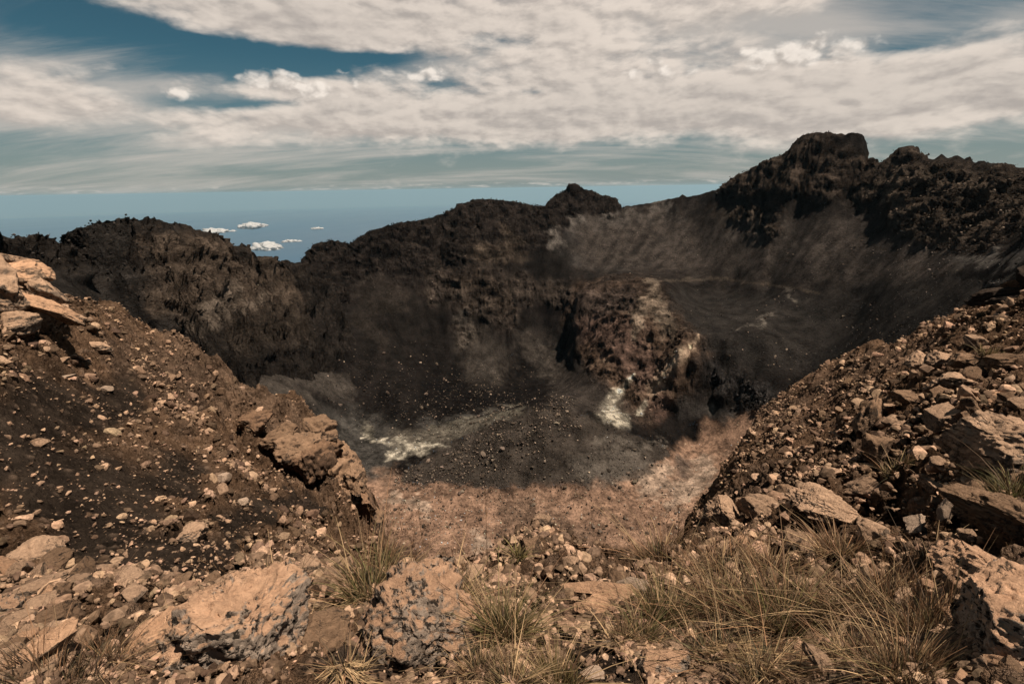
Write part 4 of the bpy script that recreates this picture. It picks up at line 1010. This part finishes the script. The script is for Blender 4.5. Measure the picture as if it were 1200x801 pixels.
# ------------------------------------------------------------------ light
SUN_EL, SUN_AZ = R(69), R(118)       # azimuth clockwise from +Y (view direction)
sl = bpy.data.lights.new('sun', 'SUN'); so = bpy.data.objects.new('sun', sl); COL.objects.link(so)
sl.energy = 5.0; sl.angle = R(.5); sl.color = (1, .89, .76)
dv = Vector((math.sin(SUN_AZ) * math.cos(SUN_EL), math.cos(SUN_AZ) * math.cos(SUN_EL), math.sin(SUN_EL)))
so.rotation_euler = dv.to_track_quat('Z', 'Y').to_euler()
w = bpy.data.worlds.new('World'); scene.world = w; w.use_nodes = True
t = NT(w.node_tree)
sky = t.n('ShaderNodeTexSky', dict(sky_type='NISHITA', sun_disc=False, sun_elevation=SUN_EL, sun_rotation=SUN_AZ, altitude=2800, dust_density=2.0))
dirv = t.n('ShaderNodeTexCoord').outputs['Generated']
xyz = t.n('ShaderNodeSeparateXYZ', None, i0=dirv)
dx, dy, dz = xyz.outputs
zc = t.m('MAXIMUM', dz, 0.0)
az = t.m('MULTIPLY', t.m('ARCTAN2', dx, dy), 180 / math.pi)
el = t.m('MULTIPLY', t.m('ARCSINE', dz), 180 / math.pi)
k = t.m('DIVIDE', 1.0, t.m('ADD', zc, .17))
P0 = t.n('ShaderNodeCombineXYZ', None, i0=t.m('MULTIPLY', dx, k), i1=t.m('MULTIPLY', dy, k), i2=0.0).outputs[0]

def where(blobs):
    """sum of soft patches of sky given as (bearing, height, half width, half height, weight), in degrees"""
    out = None
    for a, e, wa, we, q in blobs:
        x = t.m('MULTIPLY', t.m('SUBTRACT', az, a), 1 / wa); y = t.m('MULTIPLY', t.m('SUBTRACT', el, e), 1 / we)
        g = t.m('MULTIPLY', t.m('EXPONENT', t.m('MULTIPLY', t.m('ADD', t.m('MULTIPLY', x, x), t.m('MULTIPLY', y, y)), -1.0)), q)
        out = g if out is None else t.m('ADD', out, g)
    return out
def px(u, v, wu, wv, q):
    a, tt = ray(u, v); a1, _ = ray(u + wu, v); _, t1 = ray(u, v - wv)
    return (math.degrees(a), math.degrees(math.atan(tt)), abs(math.degrees(a1 - a)), abs(math.degrees(math.atan(t1) - math.atan(tt))), q)
sund = (math.sin(SUN_AZ), math.cos(SUN_AZ), 0)
# high streaked veil
strp = t.n('ShaderNodeMapping', None, Vector=P0, Rotation=(0, 0, R(-14)), Scale=(.55, 1.9, 1)).outputs[0]
veil = t.noise(strp, .9, 9.0, .62, .5)
veilc = where([px(80, 110, 240, 60, .20), px(250, 170, 500, 40, .12), px(700, 40, 420, 60, .22), px(960, 45, 90, 22, .16), px(100, 40, 160, 30, -.04), px(300, 70, 120, 30, -.16), px(420, 66, 60, 12, -.2), px(1060, 10, 150, 40, -.12), px(250, 125, 100, 12, -.22), px(40, 10, 120, 40, -.1), px(560, 45, 50, 14, -.1)])
veilm = t.rng(t.m('ADD', veil, veilc), .44, .80, 0, .72)
PA = t.n('ShaderNodeCombineXYZ', None, i0=t.m('MULTIPLY', az, 1 / 15), i1=t.m('MULTIPLY', el, 1 / 10), i2=0.0).outputs[0]
def puffs(off, lift):
    out = []
    for l in (0.0, lift):
        q = t.n('ShaderNodeVectorMath', dict(operation='ADD'), i0=PA, i1=tuple(a + b * l for a, b in zip(off, (.6, .8, 0)))).outputs[0]
        wv = t.n('ShaderNodeVectorMath', dict(operation='MULTIPLY_ADD'), i0=t.n('ShaderNodeTexNoise', None, Vector=q, Scale=6.0, Detail=4.0).outputs['Color'], i1=(.16, .16, .0), i2=q).outputs[0]
        v = t.n('ShaderNodeTexVoronoi', dict(feature='F1', normalize=True, voronoi_dimensions='2D'), Vector=wv, Scale=5.0, Detail=3.0, Roughness=.45).outputs['Distance']
        out.append(t.m('ADD', t.m('MULTIPLY', t.m('SUBTRACT', 1.0, v), .9), t.m('MULTIPLY', t.noise(q, 3.0, 8.0, .5), .35)))
    return out
# main sheet: soft heaped cloud, lit from the upper right
def sheet(off, lift):
    out = []
    for l in (0.0, lift):
        q = t.n('ShaderNodeVectorMath', dict(operation='ADD'), i0=PA, i1=tuple(a + b * l for a, b in zip(off, (.6, .8, 0)))).outputs[0]
        q = t.n('ShaderNodeMapping', None, Vector=q, Scale=(.62, 1.0, 1.0)).outputs[0]
        wv = t.n('ShaderNodeVectorMath', dict(operation='MULTIPLY_ADD'), i0=t.n('ShaderNodeTexNoise', None, Vector=q, Scale=5.0, Detail=5.0).outputs['Color'], i1=(.22, .22, .0), i2=q).outputs[0]
        v = t.n('ShaderNodeTexVoronoi', dict(feature='F1', normalize=True, voronoi_dimensions='2D'), Vector=wv, Scale=4.2, Detail=3.0, Roughness=.5).outputs['Distance']
        out.append(t.m('ADD', t.m('MULTIPLY', t.noise(q, 1.9, 12.0, .60), .84), t.m('MULTIPLY', t.m('SUBTRACT', .72, v), .34)))
    return out
n1, n1s = sheet((3.1, 1.7, .4), .07)
c1 = where([px(780, 130, 420, 50, .26), px(1080, 130, 260, 48, .22), px(470, 140, 200, 30, .12), px(600, 20, 260, 35, .15), px(380, 35, 130, 28, .12), px(330, 100, 80, 18, .12), px(200, 108, 40, 12, .10),
            px(230, 66, 220, 30, -.32), px(240, 118, 100, 10, -.26), px(440, 68, 60, 8, -.2), px(620, 108, 50, 6, -.14), px(1050, 15, 160, 38, -.36), px(150, 95, 60, 10, -.2), px(40, 20, 170, 40, -.24), px(330, 30, 160, 22, .2), px(560, 48, 60, 12, -.14), px(880, 20, 40, 20, -.08)])
lowfade = t.rng(el, 2.5, 6.5, -.26, .0)
s1 = t.m('ADD', t.m('ADD', n1, c1), lowfade)
clear = t.m('MULTIPLY', t.rng(el, 24.0, 42.0, 1, 0), t.rng(dy, -.15, .2, 0, 1))
m1 = t.m('MULTIPLY', t.rng(s1, .40, .66, 0, 1), clear)
veilm = t.m('MULTIPLY', veilm, clear)
sh1 = t.rng(t.m('SUBTRACT', n1s, n1), -.09, .13, 1, 0)
thick = t.rng(s1, .55, .95, 1, .70)
# bright heaped tops standing out of the sheet
n2, n2s = puffs((7.3, 4.4, 1.9), .05)
c2 = where([px(935, 64, 84, 30, .58), px(1010, 52, 18, 10, .16), px(335, 100, 72, 22, .58), px(205, 108, 34, 14, .52), px(500, 86, 70, 24, .42), px(770, 84, 80, 26, .34)])
s2 = t.m('ADD', n2, c2)
m2 = t.m('MULTIPLY', t.rng(s2, 1.10, 1.36, 0, 1), clear)
sh2 = t.m('MULTIPLY', t.rng(t.m('SUBTRACT', n2s, n2), -.12, .14, 1, 0), t.rng(s2, 1.15, 1.5, 1, .75))
tint = t.mix(1.0, sky.outputs[0], (.30, .52, .44), 'MULTIPLY')
haz = t.rng(el, -3.0, 13.0, 1, 0)
base = t.mix(t.m('MULTIPLY', haz, .93), tint, (3.05, 3.15, 3.08))
colr = t.mix(veilm, base, (7.2, 6.4, 5.7))
ccol = t.mix(t.m('MULTIPLY', sh1, thick), (5.3, 4.7, 4.25), (9.4, 8.2, 7.15))
colr = t.mix(t.m('MULTIPLY', m1, .93), colr, ccol)
ccol2 = t.mix(sh2, (5.6, 5.0, 4.5), (11.8, 10.6, 9.4))
colr = t.mix(t.m('MULTIPLY', m2, .9), colr, ccol2)
hb = t.n('ShaderNodeCombineXYZ', None, i0=t.m('MULTIPLY', az, .35), i1=t.m('MULTIPLY', el, 2.2), i2=4.0).outputs[0]
hbm = t.m('MULTIPLY', t.rng(t.noise(hb, 1.6, 6.0, .62), .50, .64, 0, .75), t.m('MULTIPLY', t.rng(el, .05, .22, 0, 1), t.rng(el, .30, .85, 1, 0)))
colr = t.mix(hbm, colr, (7.4, 6.7, 6.0))
bg = t.n('ShaderNodeBackground', None, Color=colr, Strength=.055)
t.n('ShaderNodeOutputWorld', None, Surface=bg.outputs[0])
vs = scene.view_settings
vs.view_transform = 'Standard'; vs.look = 'None'; vs.exposure = 0.66; vs.gamma = 1; vs.use_curve_mapping = False
